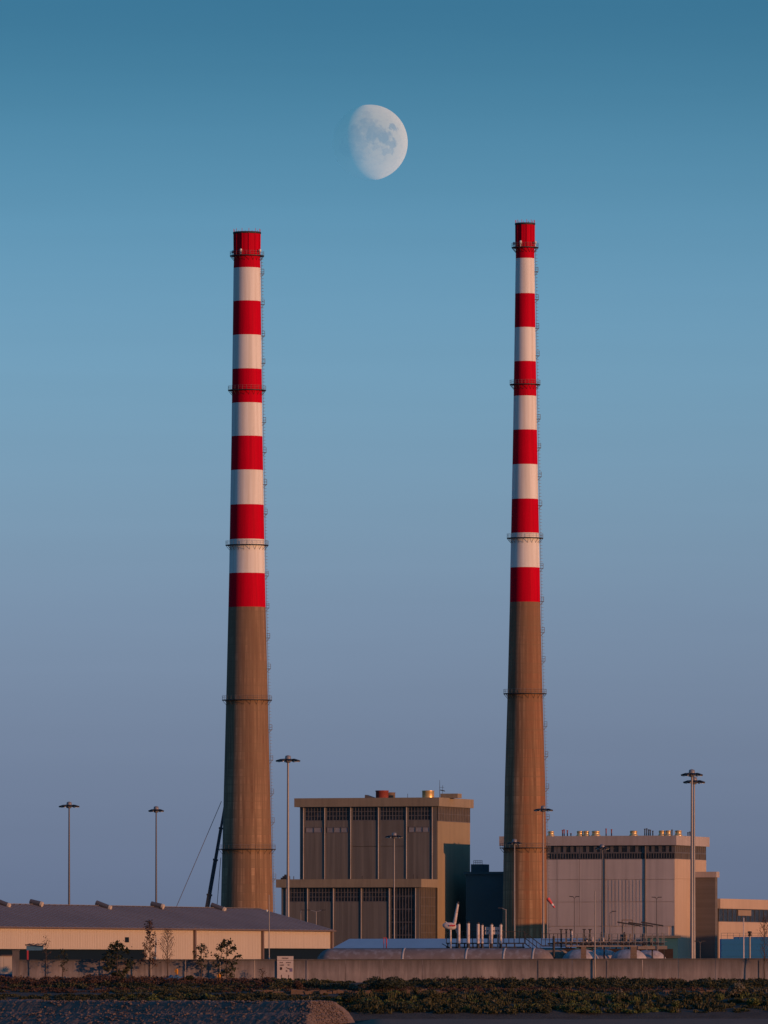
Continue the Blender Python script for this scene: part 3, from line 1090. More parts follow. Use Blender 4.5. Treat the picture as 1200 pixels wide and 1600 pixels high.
# ------------------------------------------------------------------ floodlight masts
def mast(px, ytop, D, hw, r0, label, m='galv', lamps=8, hub=True, lit=(), name='floodlight_mast', group='tall floodlight masts'):
    s = F / D
    X = XX(px, D)
    hgt = ZZ(ytop, D) - GZ
    T = thing(name, label, 'floodlight mast', (X, D, GZ), group=group)
    MB().tube((0, 0, 0), (0, 0, hgt - .2), r0, r0 * .5, 12).build('pole', M[m], T)
    Rr = hw / s
    hd = MB()
    hd.ring(Rr * .45, .09, hgt - .35, 24, 5)
    for k in range(lamps):
        a = 2 * math.pi * (k + .25) / lamps
        hd.bar((0, 0, hgt - .3), (math.cos(a) * Rr * .8, math.sin(a) * Rr * .8, hgt - .45), .12)
    hd.build('head_frame', M['steel'], T)
    if hub:
        MB().lathe([(.01, hgt - 1.0), (.45, hgt - .9), (.6, hgt - .3), (.5, hgt + .35), (.01, hgt + .5)], 14).build('hub', M['galv'], T)
    for k in range(lamps):
        a = 2 * math.pi * (k + .25) / lamps
        c, sn = math.cos(a), math.sin(a)
        f = MB()
        p0 = Vector((c * Rr * .55, sn * Rr * .55, hgt - .32))
        p1 = Vector((c * Rr, sn * Rr, hgt - .62))
        f.bar(p0, p1, .6, .28)
        fo = f.build('floodlight', M['steel'], T)
        g = MB()
        pm = (p0 + p1) / 2 - Vector((0, 0, .2))
        g.bar(pm - (p1 - p0) * .32, pm + (p1 - p0) * .32, .5, .08)
        g.build('lens', M['lamp'], fo)
    return T


mast(108, 1256, 1760, 16, .30, 'floodlight mast leftmost in the photo, behind the long warehouse roof', 'mastdark')
mast(244, 1263, 1800, 12, .28, 'floodlight mast behind the warehouse roof, left of the thicker chimney', 'mastdark')
mast(450, 1184, 1540, 19, .36, 'tall floodlight mast between the thicker chimney and the brown building')
mast(616, 1304, 1950, 14, .24, 'short floodlight mast in front of the brown building')
mast(849, 1262, 1820, 15, .30, 'floodlight mast in front of the slimmer chimney, the taller of two', 'galv')
mast(804, 1314, 1900, 11, .22, 'shorter floodlight mast with small head against the shaded edge of the slimmer chimney', 'galv')
mast(941, 1322, 1960, 11, .26, 'dull dark floodlight mast against the pale hall front', 'mastdark', lamps=6)
mast(1081, 1206, 1500, 17, .36, 'tallest floodlight mast in front of the pale hall corner', 'galv')
mast(1084.6, 1217.5, 1525, 17, .30, 'floodlight mast close behind the tallest one at the pale hall corner', 'galv')


def lamp_post(px, ytop, D, r, label, arm=(1,), m='galv', armlen=1.2, group='small lamp posts in the port', head='box', ybase=None):
    X = XX(px, D)
    z0 = GZ if ybase is None else ZZ(ybase, D)
    hgt = ZZ(ytop, D) - z0
    T = thing('lamp_post', label, 'lamp post', (X, D, z0), group=group)
    MB().tube((0, 0, 0), (0, 0, hgt), r, r * .6, 8).build('pole', M[m], T)
    for sgn in arm:
        b = MB().tube((0, 0, hgt - .1), (sgn * armlen, 0, hgt + .25), .07, n=6)
        b.build('arm', M[m], T)
        MB().bar((sgn * armlen - sgn * .1, 0, hgt + .25), (sgn * (armlen + .7), 0, hgt + .28), .35, .16).build('lamp_head', M['steel'], T)
    return T


lamp_post(790.5, 1421, 1600, .12, 'small lamp post with one bent arm beside the shaded chimney base', (-1,), armlen=.8)
lamp_post(494, 1424, 1650, .13, 'lamp post with two outstretched arms before the brown building', (-1, 1), armlen=1.2)
lamp_post(470, 1424, 1652, .10, 'bare thin lamp post close to the warehouse roof end', (1,), armlen=.2)
lamp_post(897.5, 1403, 1640, .11, 'thin lamp post left of the tall bare pole', (-1, 1), 'mastdark', armlen=.3)
lamp_post(1026, 1404, 1640, .12, 'thin dark lamp post before the right part of the pale hall front', (-1, 1), 'mastdark', armlen=.3)
lamp_post(953, 1426, 1600, .09, 'short floodlight post tilted over the pipe platform', (1,), 'mastdark', armlen=.5)
lamp_post(1094, 1473, 1400, .07, 'small twin headed lamp post near the wall beside the tallest mast', (-1, 1), 'mastdark', armlen=.25)
lamp_post(420.5, 1398, 1306, .11, 'thin pole with blue painted foot beside the notice board', (), 'galv')
o = bpy.data.objects[[k for k in bpy.data.objects.keys() if k.startswith('lamp_post')][-1]]
MB().tube((0, 0, -.3), (0, 0, 3.9), .16, n=8).build('blue_sleeve', M['bluepaint'], o)
MB().lathe([(.01, 0), (.12, .05), (.14, .3), (.01, .4)], 8, (-.35, 0, ZZ(1425, 1306) - GZ)).build('lamp_bulb', M['lamp'], o)
lamp_post(929.5, 1392, 1299.6, .12, 'tall bare beige pole standing in front of the concrete wall', (), 'galv')
lamp_post(1162, 1434, 1345, .13, 'white pole in front of the blue shed', (), 'ventwhite')
b = thing('vent_post', 'short post with a cowl in front of the blue shed', 'post', (XX(1171.5, 1350), 1350, GZ))
hh = ZZ(1455, 1350) - GZ
MB().tube((0, 0, 0), (0, 0, hh - .8), .17, n=8).build('pole', M['galv'], b)
MB().lathe([(.17, hh - .8), (.3, hh - .7), (.2, hh - .4), (.34, hh - .25), (.3, hh), (.01, hh)], 10).build('cowl', M['steel'], b)

# windsock
D = 1560
ws = thing('windsock', 'drooping red and white windsock beside the slimmer chimney', 'windsock', (XX(855, D), D, GZ))
hgt = ZZ(1402, D) - GZ
MB().tube((0, 0, 0), (0, 0, hgt), .09, n=6).build('pole', M['galv'], ws)
p = Vector((.12, 0, hgt - .2))
d = Vector((1.25, 0, -1.75)).normalized()
for k in range(5):
    MB().tube(p + d * (.44 * k), p + d * (.44 * k + .43), .36 - .04 * k, .33 - .04 * k, n=10, cap=False).build('sock_band', M['windsock_w'] if k == 3 else M['windsock_r'], ws)

# ------------------------------------------------------------------ blue roofed shed, blue shed, small building
D = 1500
BR = Frame(900, D, 32)
T = BR.thing('blue_roofed_shed', 'low shed with a pale blue hipped roof behind the long tank', 'shed')
h0, h1 = ZZ(1481, D) - GZ, ZZ(1466, D) - GZ
xl = BR.fx(519)
xr = 0
MB().box(xl + .5, xr - .5, .5, 7.5, -.1, h0 - .02).build('wall', M['navy'], T)
b = MB()
yr = 4
hip = 3.2
xa = BR.fx(546, yr)
b.add([(xl, 0, h0), (xr, 0, h0), (xr, 8, h0), (xl, 8, h0), (xa, yr, h1), (xr, yr, h1)], [(0, 1, 5, 4), (2, 3, 4, 5), (3, 0, 4), (0, 3, 2, 1)])
b.build('roof', M['blueroof'], T)
MB().add([(xr - .05, .05, h0), (xr - .05, 7.95, h0), (xr - .05, yr, h1 - .02)], [(0, 1, 2)]).build('gable', M['openin'], T)  # gable coloured near-black to keep its sunlit end dark
rp = thing('red_pipe', 'red goal shaped pipe frame before the pale blue roof', 'pipe', (XX(602, 1400), 1400, GZ))
b = MB()
zt = ZZ(1465.5, 1400) - GZ
b.tube((.2, 0, 0), (.2, 0, zt), .1, n=6)
b.tube((-.25, 0, 0), (-.25, 0, zt), .06, n=6)
b.bar((-.3, 0, zt), (.27, 0, zt), .12)
b.build('pipe_frame', M['redpaint'], rp)

D = 1430
x0, x1 = XX(1127, D), XX(1290, D)
T = thing('blue_shed', 'blue shed with ribbed cladding behind the wall at the right edge', 'shed', (x0, D, GZ))
ht = ZZ(1467, D) - GZ
MB().box(.1, x1 - x0, .1, 9, -.1, ht).build('wall', M['bluebox'], T)
for k in range(7):
    MB().box(0, x1 - x0, 0, .096, .1 + k * ht / 7, .1 + (k + .86) * ht / 7).build('cladding_board', M['bluebox'], T)
b = MB()
for k in range(18):
    xx = k * (x1 - x0) / 17
    b.bar((xx, .3, ht), (xx, .3, ht + 1.0), .07)
b.bar((0, .3, ht + 1.0), (x1 - x0, .3, ht + 1.0), .06)
b.bar((0, .3, ht + .55), (x1 - x0, .3, ht + .55), .05)
b.build('roof_railing', M['rail'], T)
MB().box(2.5, x1 - x0 - .5, 2, 8, ht + .005, ht + .35).build('roof_plate', M['bluebox'], T)

D = 1700
x0, x1 = XX(1008, D), XX(1059, D)
T = thing('service_block', 'low dark teal service block below the corner of the pale hall', 'building', (x0, D, GZ))
ht = ZZ(1462, D) - GZ
MB().box(0, x1 - x0, 0, 8, -.1, ht - .5).build('wall', M['navy'], T)
MB().box(-.8, x1 - x0 + .6, -.6, 8.4, ht - .49, ht).build('roof', M['dim'], T)

# ------------------------------------------------------------------ tanks behind the wall
def bullet(name, label, px, D, r, length, deg, m, zc, straps=(), group='horizontal storage tanks behind the wall', endl=None):
    endl = endl or r
    T = thing(name, label, 'tank', (XX(px, D), D, GZ), math.radians(deg), group)
    n = 40
    prof = []
    for i in range(9):
        a = math.pi / 2 * i / 8
        prof.append((max(.005, r * math.sin(a)), endl * (1 - math.cos(a)) - endl))
    prof = [(q[0], -q[1]) for q in prof]           # x from +endl (tip) to 0
    pts = [(rr, xx) for rr, xx in prof] + [(r, -length)] + [(max(.005, r * math.cos(math.pi / 2 * i / 6)), -length - endl * math.sin(math.pi / 2 * i / 6)) for i in range(1, 7)]
    b = MB()
    b.lathe(pts, n)
    b.v = [(z, x, y + zc) for (x, y, z) in b.v]
    b.build('shell', m, T)
    for sx in straps:
        s = MB()
        s.lathe([(r + .004, sx - .17), (r + .05, sx - .15), (r + .05, sx + .15), (r + .004, sx + .17)], n)
        s.v = [(z, x, y + zc) for (x, y, z) in s.v]
        s.build('strap', M['strap'], T)
    sd = MB()
    for q in (-length * .15, -length * .85):
        sd.box(q - .3, q + .3, -r * .8, r * .8, -.1, zc - r * .62)
    sd.build('saddle', M['conc'], T)
    return T


bullet('storage_tank', 'long grey weathered horizontal tank behind the wall', 841, 1344, 2.7, 34, -9, M['tank'], 2.75, straps=(-.6, -5.4, -11.6, -22), endl=2.7)
bullet('storage_tank', 'brown domed tank end just left of the first brick pier', 872, 1360, 2.7, 30, -9, M['tanktan'], 2.75, endl=2.6)
tk = [(914, 1355, 'flaking white tank end half hidden by the first brick pier'), (946, 1364, 'flaking white tank end right of the tall bare pole'),
      (989, 1355, 'flaking white tank end half hidden by the second brick pier'), (1020, 1364, 'flaking white tank end rightmost of the row behind the wall')]
for px, D, lab in tk:
    bullet('storage_tank', lab, px, D, 2.62, 1.6, -28, M['tankwhite'], 2.7 - (.15 if px > 1000 else 0), endl=2.5)
T = thing('brick_wall', 'low dark backing wall added to darken the gap behind the domed tank ends', 'wall', (XX(846, 1376), 1376, GZ))  # added wall: its dark colour fills the gap between the tanks
wl_ = XX(1052, 1376) - XX(846, 1376)
for k in range(8):
    MB().box(wl_ * k / 8 + .02, wl_ * (k + 1) / 8 - .02, 0, .4, -.1, ZZ(1482.5, 1376) - GZ).build('wall_panel', M['backing'], T)
for px0, px1, lab in ((907.5, 916, 'brown pier under the pipe platform between brown and white tanks'), (985, 995, 'brown pier under the pipe platform between the white tanks')):
    D = 1349
    T = thing('pier', lab, 'pier', (XX((px0 + px1) / 2, D), D, GZ), group='brown piers between the tanks')
    w = (px1 - px0) / (F / D) / 2
    hh = ZZ(1479.5, D) - GZ
    n = 12
    for k in range(n):
        q = .02 * (k % 2)
        MB().box(-w + q, w - q, -.5 + q, .5 - q, k * hh / n - (.1 if k == 0 else 0), (k + 1) * hh / n - .012).build('course', M['brick'], T)

# vent platform, left
D = 1385
sP = F / D
x0 = XX(697, D)


def lp(px, py):
    return (XX(px, D) - x0, 0, ZZ(py, D) - GZ)


T = thing('vent_platform', 'dark steel walkway with railings above the long grey tank', 'platform', (x0, D, GZ))
zd = lp(0, 1473)[2]
L = lp(820, 0)[0]
MB().box(0, L, -1.2, 1.2, zd - .2, zd).build('deck', M['steel'], T)
b = MB()
for yy in (-1.15, 1.15):
    for k in range(16):
        xx = .05 + (L - .1) * k / 15
        b.bar((xx, yy, zd), (xx, yy, zd + 1.9), .1)
    for q in (.95, 1.9):
        b.bar((0, yy, zd + q), (L, yy, zd + q), .09)
b.build('railing', M['steel'], T)
b = MB()
for k in range(10):
    xx = .3 + (L - .6) * k / 9
    b.bar((xx, 0, -.1), (xx, 0, zd - .2), .22)
b.bar((0, 0, zd - .75), (L, 0, zd - .75), .2)
b.bar((-.7, 0, zd - .15), (.7, 0, zd - .95), .12)
b.build('legs', M['steel'], T)
st = MB()
for k in range(8):
    st.box(L + .05 + k * .33, L + .05 + k * .33 + .36, -.8, .8, zd - .22 - k * .27, zd - .14 - k * .27)
for yy in (-.85, .85):
    for q in (0, .9, 1.85):
        st.bar((L, yy, zd + q - .1), (L + 2.7, yy, zd + q - 2.2), .12)
    for k in range(5):
        st.bar((L + .1 + k * .62, yy, zd - .15 - k * .5), (L + .1 + k * .62, yy, zd + 1.7 - k * .5), .07)
st.build('stair', M['steel'], T)
for i, (px, yt, w) in enumerate(((717, 1443, 4.6), (731.6, 1441.5, 5), (747, 1442.5, 4.8), (753.4, 1444.5, 4), (768, 1443.5, 4.4), (782.4, 1443.5, 4.4))):
    labs = ['white vent pipe beside the tilted loading arm', 'white vent pipe standing alone, second from the loading arm', 'thick white vent pipe, left of a close pair',
            'thin white vent pipe, right of a close pair', 'rust marked white vent pipe through the middle of the pale panel', 'rust marked white vent pipe at the right end of the pale panel']
    V = thing('vent_pipe', labs[i], 'pipe', (XX(px, D - 1.8), D - 1.8, GZ), group='white vent pipes on the walkway')
    zt, r = ZZ(yt, D) - GZ, w / sP / 2
    z0 = ZZ(1474, D) - GZ
    MB().tube((0, 0, z0), (0, 0, zt - .15), r, n=14).build('pipe', M['ventwhite'], V)
    MB().tube((0, 0, zt - .15), (0, 0, zt + .1), r * .85, n=14).build('cap', M['steel'], V)
    MB().tube((0, 0, -.1), (0, 0, z0 - .004), r * 1.05, n=14).build('foot', M['steel'], V)
    if i >= 3:
        for k in range(4):
            MB().tube((0, 0, z0 + .5 + k * .8), (0, 0, z0 + .62 + k * .8), r * 1.18, n=14).build('collar', M['ventwhite'], V)
V = thing('slotted_screen', 'pale slotted panel fixed between the rust marked vent pipes', 'panel', (XX(758, D - 1.3), D - 1.3, GZ))
xw = XX(784, D) - XX(758, D)
for zz0, zz1 in ((1448.5, 1453.5), (1455.5, 1460)):
    MB().box(0, xw, -.06, .06, ZZ(zz1, D) - GZ, ZZ(zz0, D) - GZ).build('slat', M['ventwhite'], V)
b = MB()
for k in range(6):
    b.box(.1 + k * xw / 6, .3 + k * xw / 6, -.04, .04, ZZ(1455.4, D) - GZ, ZZ(1453.6, D) - GZ)
b.tube((xw * .25, .1, -.1), (xw * .25, .1, ZZ(1449, D) - GZ), .1, n=6)
b.tube((xw * .75, .1, -.1), (xw * .75, .1, ZZ(1449, D) - GZ), .1, n=6)
b.build('frame', M['ventwhite'], V)

# tilted loading arm
V = thing('marine_loader', 'white loading arm with a tilted boom and oval counterweight', 'loading arm', (XX(704, D - 1.5), D - 1.5, GZ))
o = Vector((XX(704, D), D, GZ))
q = lambda px, py: P(px, py, D) - o
MB().tube(q(709.5, 1446), q(715.5, 1412), .32, .2, 10).build('boom', M['ventwhite'], V)
MB().lathe([(.01, -.3), (.2, -.2), (.2, .2), (.01, .3)], 10, q(715.6, 1411.5)).build('boom_tip', M['steel'], V)
b = MB()
c0 = q(703, 1447)
for i in range(1):
    n_ = 20
    vs, fs = [], []
    prof_ = [(math.sin(math.pi * k / 12), -math.cos(math.pi * k / 12)) for k in range(13)]
    b.lathe([(max(.003, r_), z_) for r_, z_ in prof_], n_)
    b.v = [(c0.x + z * 1.25 - y * .0, c0.y + y * .5, c0.z + x * .62 - z * .12) for (x, y, z) in b.v]
b.build('counterweight', M['ventwhite'], V)
b = MB()
b.tube(q(704, 1450), (0, 0, -.1), .16, n=8)
b.tube(q(711, 1447), q(716, 1462), .13, n=8)
b.bar(q(706, 1446), q(716, 1450), .4)
b.tube(q(696, 1440), q(700, 1444), .1, n=6)
b.build('post', M['ventwhite'], V)
MB().box(c0.x - .1, c0.x + .9, c0.y - .66, c0.y - .42, c0.z - .05, c0.z + .22).build('stripe', M['redpaint'], V)

# pipe platform, right
D = 1357
x0 = XX(850, D)
T = thing('pipe_platform', 'rusty pipe platform with railings above the domed tank ends', 'platform', (x0, D, GZ))
zd = ZZ(1478, D) - GZ
xa, xb = XX(884, D) - x0, XX(1042, D) - x0
xk = XX(996, D) - x0
MB().box(xa, xk, -1.4, 1.4, zd - .16, zd + .08).build('deck', M['deck'], T)
MB().box(xk + .01, xb, -1.5, 1.5, zd - .55, zd).build('deck', M['deck'], T)
b = MB()
for yy in (-1.35, 1.35):
    k = 0
    xx = xa
    while xx < xb:
        b.bar((xx, yy, zd + .05), (xx, yy, zd + 2.0), .07 if k % 3 else .12)
        xx += .95
        k += 1
    for q_ in (.7, 1.35, 2.0):
        b.bar((xa, yy, zd + q_), (xb, yy, zd + q_), .06)
b.build('railing', M['rail'], T)
b = MB()
for k in range(9):
    xx = xa + .4 + (xb - xa - .8) * k / 8
    b.bar((xx, .9, -.1), (xx, .9, zd - .2), .22)
b.build('legs', M['steel'], T)
for px, yt, w in ((971, 1460, 4), (978, 1460, 4), (985, 1459, 3), (1006, 1459, 6), (1018, 1466, 3), (893.5, 1455, 3), (917, 1469, 3), (926, 1464, 3), (943, 1462, 2.5), (936, 1466, 2.5)):
    xx = XX(px, D) - x0
    MB().tube((xx, .2, zd), (xx, .2, ZZ(yt, D) - GZ), w / (F / D) / 2, n=10).build('riser', M['deck'] if px > 960 else M['ventwhite'], T)
for px, yt in ((877, 1453), (885, 1453), (892, 1453), (913, 1453), (922, 1453)):
    xx = XX(px, D) - x0
    v = MB().tube((xx, .9, zd - .3), (xx, .9, ZZ(yt, D) - GZ), .13, n=8)
    v.box(xx - .28, xx + .28, .65, 1.15, ZZ(yt, D) - GZ, ZZ(yt - 1.5, D) - GZ)
    v.build('vent_stub', M['steel'], T)
for k, (yy_, zz_, rr_) in enumerate(((-.6, .35, .14), (-.2, .6, .1), (.3, .4, .17), (.6, .95, .08))):
    MB().tube((xa - 3 + k, yy_, zd + zz_), (xb - .5 - k * .8, yy_, zd + zz_), rr_, n=8).build('pipe_run', M['deck'] if k % 2 else M['steel'], T)
for k in range(14):
    xx = xa + random.uniform(.5, xb - xa - .5)
    MB().tube((xx, random.uniform(-.9, .9), zd), (xx, random.uniform(-.9, .9), zd + random.uniform(1.0, 2.6)), random.uniform(.05, .12), n=6).build('standpipe', M[random.choice(('steel', 'deck', 'rail'))], T)
# dark walkway joining the two platforms
b = MB()
xw0, xw1 = XX(846, D) - x0, xa
b.box(xw0, xw1 - .02, -.7, .7, zd - .1, zd + .1)
for yy in (-.7, .7):
    for k in range(7):
        xx = xw0 + (xw1 - xw0) * k / 6
        b.bar((xx, yy, zd), (xx, yy, zd + 2.0), .08)
    for q_ in (1.0, 2.0):
        b.bar((xw0, yy, zd + q_), (xw1, yy, zd + q_), .07)
b.tube(((xw0 + xw1) / 2, -.9, -.1), ((xw0 + xw1) / 2, -.9, zd + 1.6), .2, n=8)
b.build('walkway', M['steel'], T)
labs = ['first dark canopy frame over the pipe platform, by the framed opening', 'middle dark canopy frame over the pipe platform', 'last dark canopy frame over the pipe platform, by the thin dark lamp post']
for i, (pa, pb, yy) in enumerate(((965, 1000, 1443), (982, 1020, 1443.5), (1002, 1036, 1443))):
    Dc = 1362 + i * 3
    V = thing('canopy', labs[i], 'canopy', (XX((pa + pb) / 2, Dc), Dc, GZ), group='dark canopy frames over the pipe platform')
    hw_ = (pb - pa) / (F / Dc) / 2
    z = ZZ(yy, Dc) - GZ
    b = MB()
    for k in range(4):
        yy_ = -1.2 + k * .8
        b.bar((-hw_, yy_, z + .3 - .05 * k), (hw_, yy_, z - .3 - .05 * k), .06)
    for k in range(5):
        xx = -hw_ + 2 * hw_ * k / 4
        b.bar((xx, -1.2, z + .35 - .7 * k / 4), (xx, 1.2, z + .15 - .7 * k / 4), .05)
    b.build('roof_frame', M['steel'], V)
    b = MB()
    for xx in (-hw_ * .5, hw_ * .5):
        b.tube((xx, 0, -.1), (xx, 0, z - .1), .1, n=6)
    b.build('posts', M['rail'], V)
V = thing('pipe_gantry', 'small rectangular steel frame standing over the canopy', 'frame', (XX(980, 1372), 1372, GZ))
b = MB()
z1, z0_ = ZZ(1437.5, 1372) - GZ, ZZ(1443, 1372) - GZ
for xx in (-.85, .85):
    b.bar((xx, 0, -.1), (xx, 0, z1), .14)
b.bar((-.92, 0, z1), (.92, 0, z1), .14)
b.bar((-.85, 0, z0_), (.85, 0, z0_), .1)
b.build('frame', M['brick'], V)

# ------------------------------------------------------------------ concrete boundary wall
D = 1300
x0w, x1w = XX(30, D), XX(1500, D)
T = thing('boundary_wall', 'long weathered concrete wall of panels across the front of the port', 'wall', (x0w, D, GZ))
joints = [30, 74, 128, 182, 236, 290, 344, 398, 480, 540, 598, 660, 713, 780, 842, 894, 949, 1004, 1060, 1118, 1187, 1245, 1300, 1360, 1420, 1500]
for i, (a, b_) in enumerate(zip(joints, joints[1:])):
    xa, xb = XX(a, D) - x0w + .03, XX(b_, D) - x0w - .03
    top = ZZ(1501.5 - 2.2 * min(1, a / 1100), D) - GZ
    dy = random.uniform(-.04, .04)
    pn = MB().box(xa, xb, dy, .35 + dy, -.6, top)
    pn.build('wall_panel', M['conc'], T)
    MB().box(xa - .02, xb + .02, dy - .1, .45 + dy, top + .003, top + .2 + random.uniform(-.02, .02)).build('coping', M['cope'], T)
for a in (480, 842, 949, 1187):
    xx = XX(a, D) - x0w
    MB().box(xx - .1, xx + .1, -.11, -.05, -.5, ZZ(1500.5, D) - GZ).build('post', M['conc'], T)
T = thing('gate_pier', 'square dark pier at the left end of the concrete wall', 'pier', (XX(25, D), D - .1, GZ))
MB().box(-.55, .5, -.3, .6, -.6, ZZ(1486, D) - GZ).build('shaft', M['conc'], T)
MB().box(-.62, .57, -.37, .67, ZZ(1486, D) - GZ + .003, ZZ(1484, D) - GZ).build('cap', M['cope'], T)
# left of the wall: beige lean-to and a blue skip
T = thing('lean_to', 'beige lean-to wall at the left edge beyond the pier', 'building', (XX(-60, 1322), 1322, GZ))
w = XX(19, 1322) - XX(-60, 1322)
for k in range(6):
    MB().box(w * k / 6 + .02, w * (k + 1) / 6 - .02, 0, .3, -.1, ZZ(1494, 1322) - GZ).build('cladding_panel', M['beige'], T)
MB().box(0, w, -.12, 1.5, ZZ(1494, 1322) - GZ + .004, ZZ(1493, 1322) - GZ + .1).build('roof', M['pipe'], T)
T = thing('skip', 'dark blue skip with a pale rim at the left edge', 'skip', (XX(-12, 1308), 1308, GZ))
w = XX(19, 1308) - XX(-12, 1308)
b = MB()
b.add([(.3, 0.3, -.1), (w - .3, .3, -.1), (w - .3, 1.8, -.1), (.3, 1.8, -.1), (0, 0, 1.15), (w, 0, 1.15), (w, 2.1, 1.15), (0, 2.1, 1.15)],
      [(0, 3, 2, 1), (0, 1, 5, 4), (1, 2, 6, 5), (2, 3, 7, 6), (3, 0, 4, 7), (4, 5, 6, 7)])
b.build('body', M['bluepaint'], T)
MB().box(-.05, w + .05, -.08, 2.15, 1.153, 1.3).build('rim', M['tarp'], T)
# blue loading canopy by the left bay with its red post
D = 1318
T = thing('loading_hood', 'blue loading hood on a red post above the dark bay', 'canopy', (XX(41, D), D, GZ))
z0, z1 = ZZ(1485, D) - GZ, ZZ(1476, D) - GZ
w = XX(66, D) - XX(40, D)
MB().box(0, w, .5, 2.0, z0, z1 - .15).build('hood', M['tarp'], T)
b = MB()
for k in range(5):
    b.bar((-.1 + k * w / 4, .2, z1 - .1 + .12 * (k % 2)), (.5 + k * w / 4, 2.2, z1 + .15), .12)
b.bar((-.2, .2, z1), (w + .3, .2, z1 - .25), .14)
b.build('frame', M['steel'], T)
MB().box(.1, .35, .2, .45, -.1, z0 - .003).build('post', M['redpaint'], T)

# ------------------------------------------------------------------ notice board
D = 1299.72
T = thing('notice_board', 'pale notice board with two printed columns in front of the concrete wall', 'notice board', (XX(445.5, D), D, GZ))
s = F / D
sx = lambda px: (px - 445.5) / s
sz = lambda py: ZZ(py, D) - GZ
MB().box(sx(433), sx(458.5), 0, .1, sz(1532.5), sz(1500.8)).build('panel', M['sign'], T)
MB().box(sx(433), sx(458.5), 0, .1, sz(1500.3), sz(1494)).build('header_panel', M['sign'], T)
b = MB()
for xx in (sx(437), sx(454)):
    b.box(xx - .08, xx + .08, .104, .2, -.6, sz(1495))
b.build('posts', M['rail'], T)


def marks(lst, m, name):
    b = MB()
    for (a, c, d, e) in lst:
        b.box(sx(a), sx(d), -.012, -.003, sz(e), sz(c))
    b.build(name, m, T)


hdr = []
xx = 440.4
for w in (.9, .4, 1.0, .5, .8, 1.0, .4, .9, .9, .6):
    hdr.append((xx, 1496.2 + random.uniform(0, .4), xx + w, 1498.2 + random.uniform(-.3, .3)))
    xx += w + .32
marks(hdr, M['print'], 'header_print')
l1 = []
for (xa, xb, ya, yb) in ((437, 442, 1503, 1505), (437, 443.6, 1506.8, 1509.2), (447, 454.8, 1503, 1505), (449.3, 453, 1506.6, 1509), (446.6, 449.5, 1515.6, 1518.8)):
    x = xa
    while x < xb - .4:
        w = random.uniform(.4, .9)
        l1.append((x, ya + random.uniform(0, .4), min(xb, x + w), yb - random.uniform(0, .4)))
        x += w + .3
l1 += [(437.2, 1511.6, 441, 1515), (438, 1511, 440, 1515.6), (446.6, 1511.6, 449, 1512.6), (448.4, 1512.4, 451.4, 1513.6), (450.6, 1513.2, 453.4, 1514.6)]
marks(l1, M['print'], 'column_print')
marks([(452.4, 1512.8, 457, 1518.4)], M['printblue'], 'blue_print')
b = MB()
for px in (439.7, 451):
    x = sx(px)
    b.box(x - .05, x + .05, -.012, -.003, sz(1530.5), sz(1525.5))
    b.add([(x - .12, -.0125, sz(1525.6)), (x + .12, -.0125, sz(1525.6)), (x, -.0125, sz(1522.6))], [(0, 1, 2)])
b.build('arrow_print', M['print'], T)

# orange markers and a covered boat by the wall
for px, yt, lab in ((275.5, 1512, 'small orange marker flag above the blue tarpaulin'), (342, 1520, 'small orange marker flag under the dark leafy sapling')):
    D = 1294
    V = thing('marker_flag', lab, 'flag', (XX(px, D), D, 5.3), group='orange marker flags by the wall')
    zt = ZZ(yt, D) - 5.3
    MB().tube((0, 0, -.3), (0, 0, zt), .05, n=6).build('staff', M['steel'], V)
    b = MB()
    b.add([(-.05, -.02, zt), (.3, .1, zt - .35), (.28, -.05, zt - 1.0), (.02, .0, zt - 1.1), (-.25, .06, zt - .6)], [(0, 4, 3, 2, 1)])
    b.add([(-.05, .03, zt), (.3, .15, zt - .35), (.28, .0, zt - 1.0), (.02, .05, zt - 1.1), (-.25, .11, zt - .6)], [(0, 1, 2, 3, 4)])
    b.build('flag', M['orange'], V)
D = 1297.5
V = thing('covered_boat', 'low shape under a blue tarpaulin at the foot of the wall', 'tarpaulin', (XX(272, D), D, 5.3))
b = MB()
n = 14
vs, fs = [], []
for i in range(n + 1):
    u = -1 + 2 * i / n
    for j in range(7):
        a = math.pi * j / 6
        hgt = 1.25 * (1 - u * u) ** .6 + .08
        vs.append((u * 2.2, -math.cos(a) * .9 * (1 - .6 * u * u), math.sin(a) * hgt * (1 + .12 * math.sin(i * 2.1 + j))))
for i in range(n):
    for j in range(6):
        fs.append((i * 7 + j, (i + 1) * 7 + j, (i + 1) * 7 + j + 1, i * 7 + j + 1))
b.add(vs, fs, True)
b.build('cover', M['tarp'], V)

# ------------------------------------------------------------------ rock berm on the left shore
def berm():
    vs, fs = [], []
    al = math.radians(35)
    tx = Vector((math.cos(al), -math.sin(al), 0))        # along front, towards the right and nearer
    nx_ = Vector((-math.sin(al), -math.cos(al), 0))      # outwards
    c = Vector((XX(483, 1203), 1203, 0))
    me = MB()
    return c, tx, nx_


c, tx, nx_ = berm()
vs, fs = [], []
NU, NVv = 330, 50
prof = [(-8, 1.2), (-7, 2.6), (-4, 2.85), (-.5, 2.85), (.25, 2.6), (1.2, 1.25), (1.5, 1.05), (2.6, .98), (3.0, .75), (4.6, -.5), (7.0, -2.4)]


def prof_at(w):
    for (a, za), (b_, zb_) in zip(prof, prof[1:]):
        if a <= w <= b_:
            return za + (zb_ - za) * (w - a) / (b_ - a)
    return prof[-1][1]


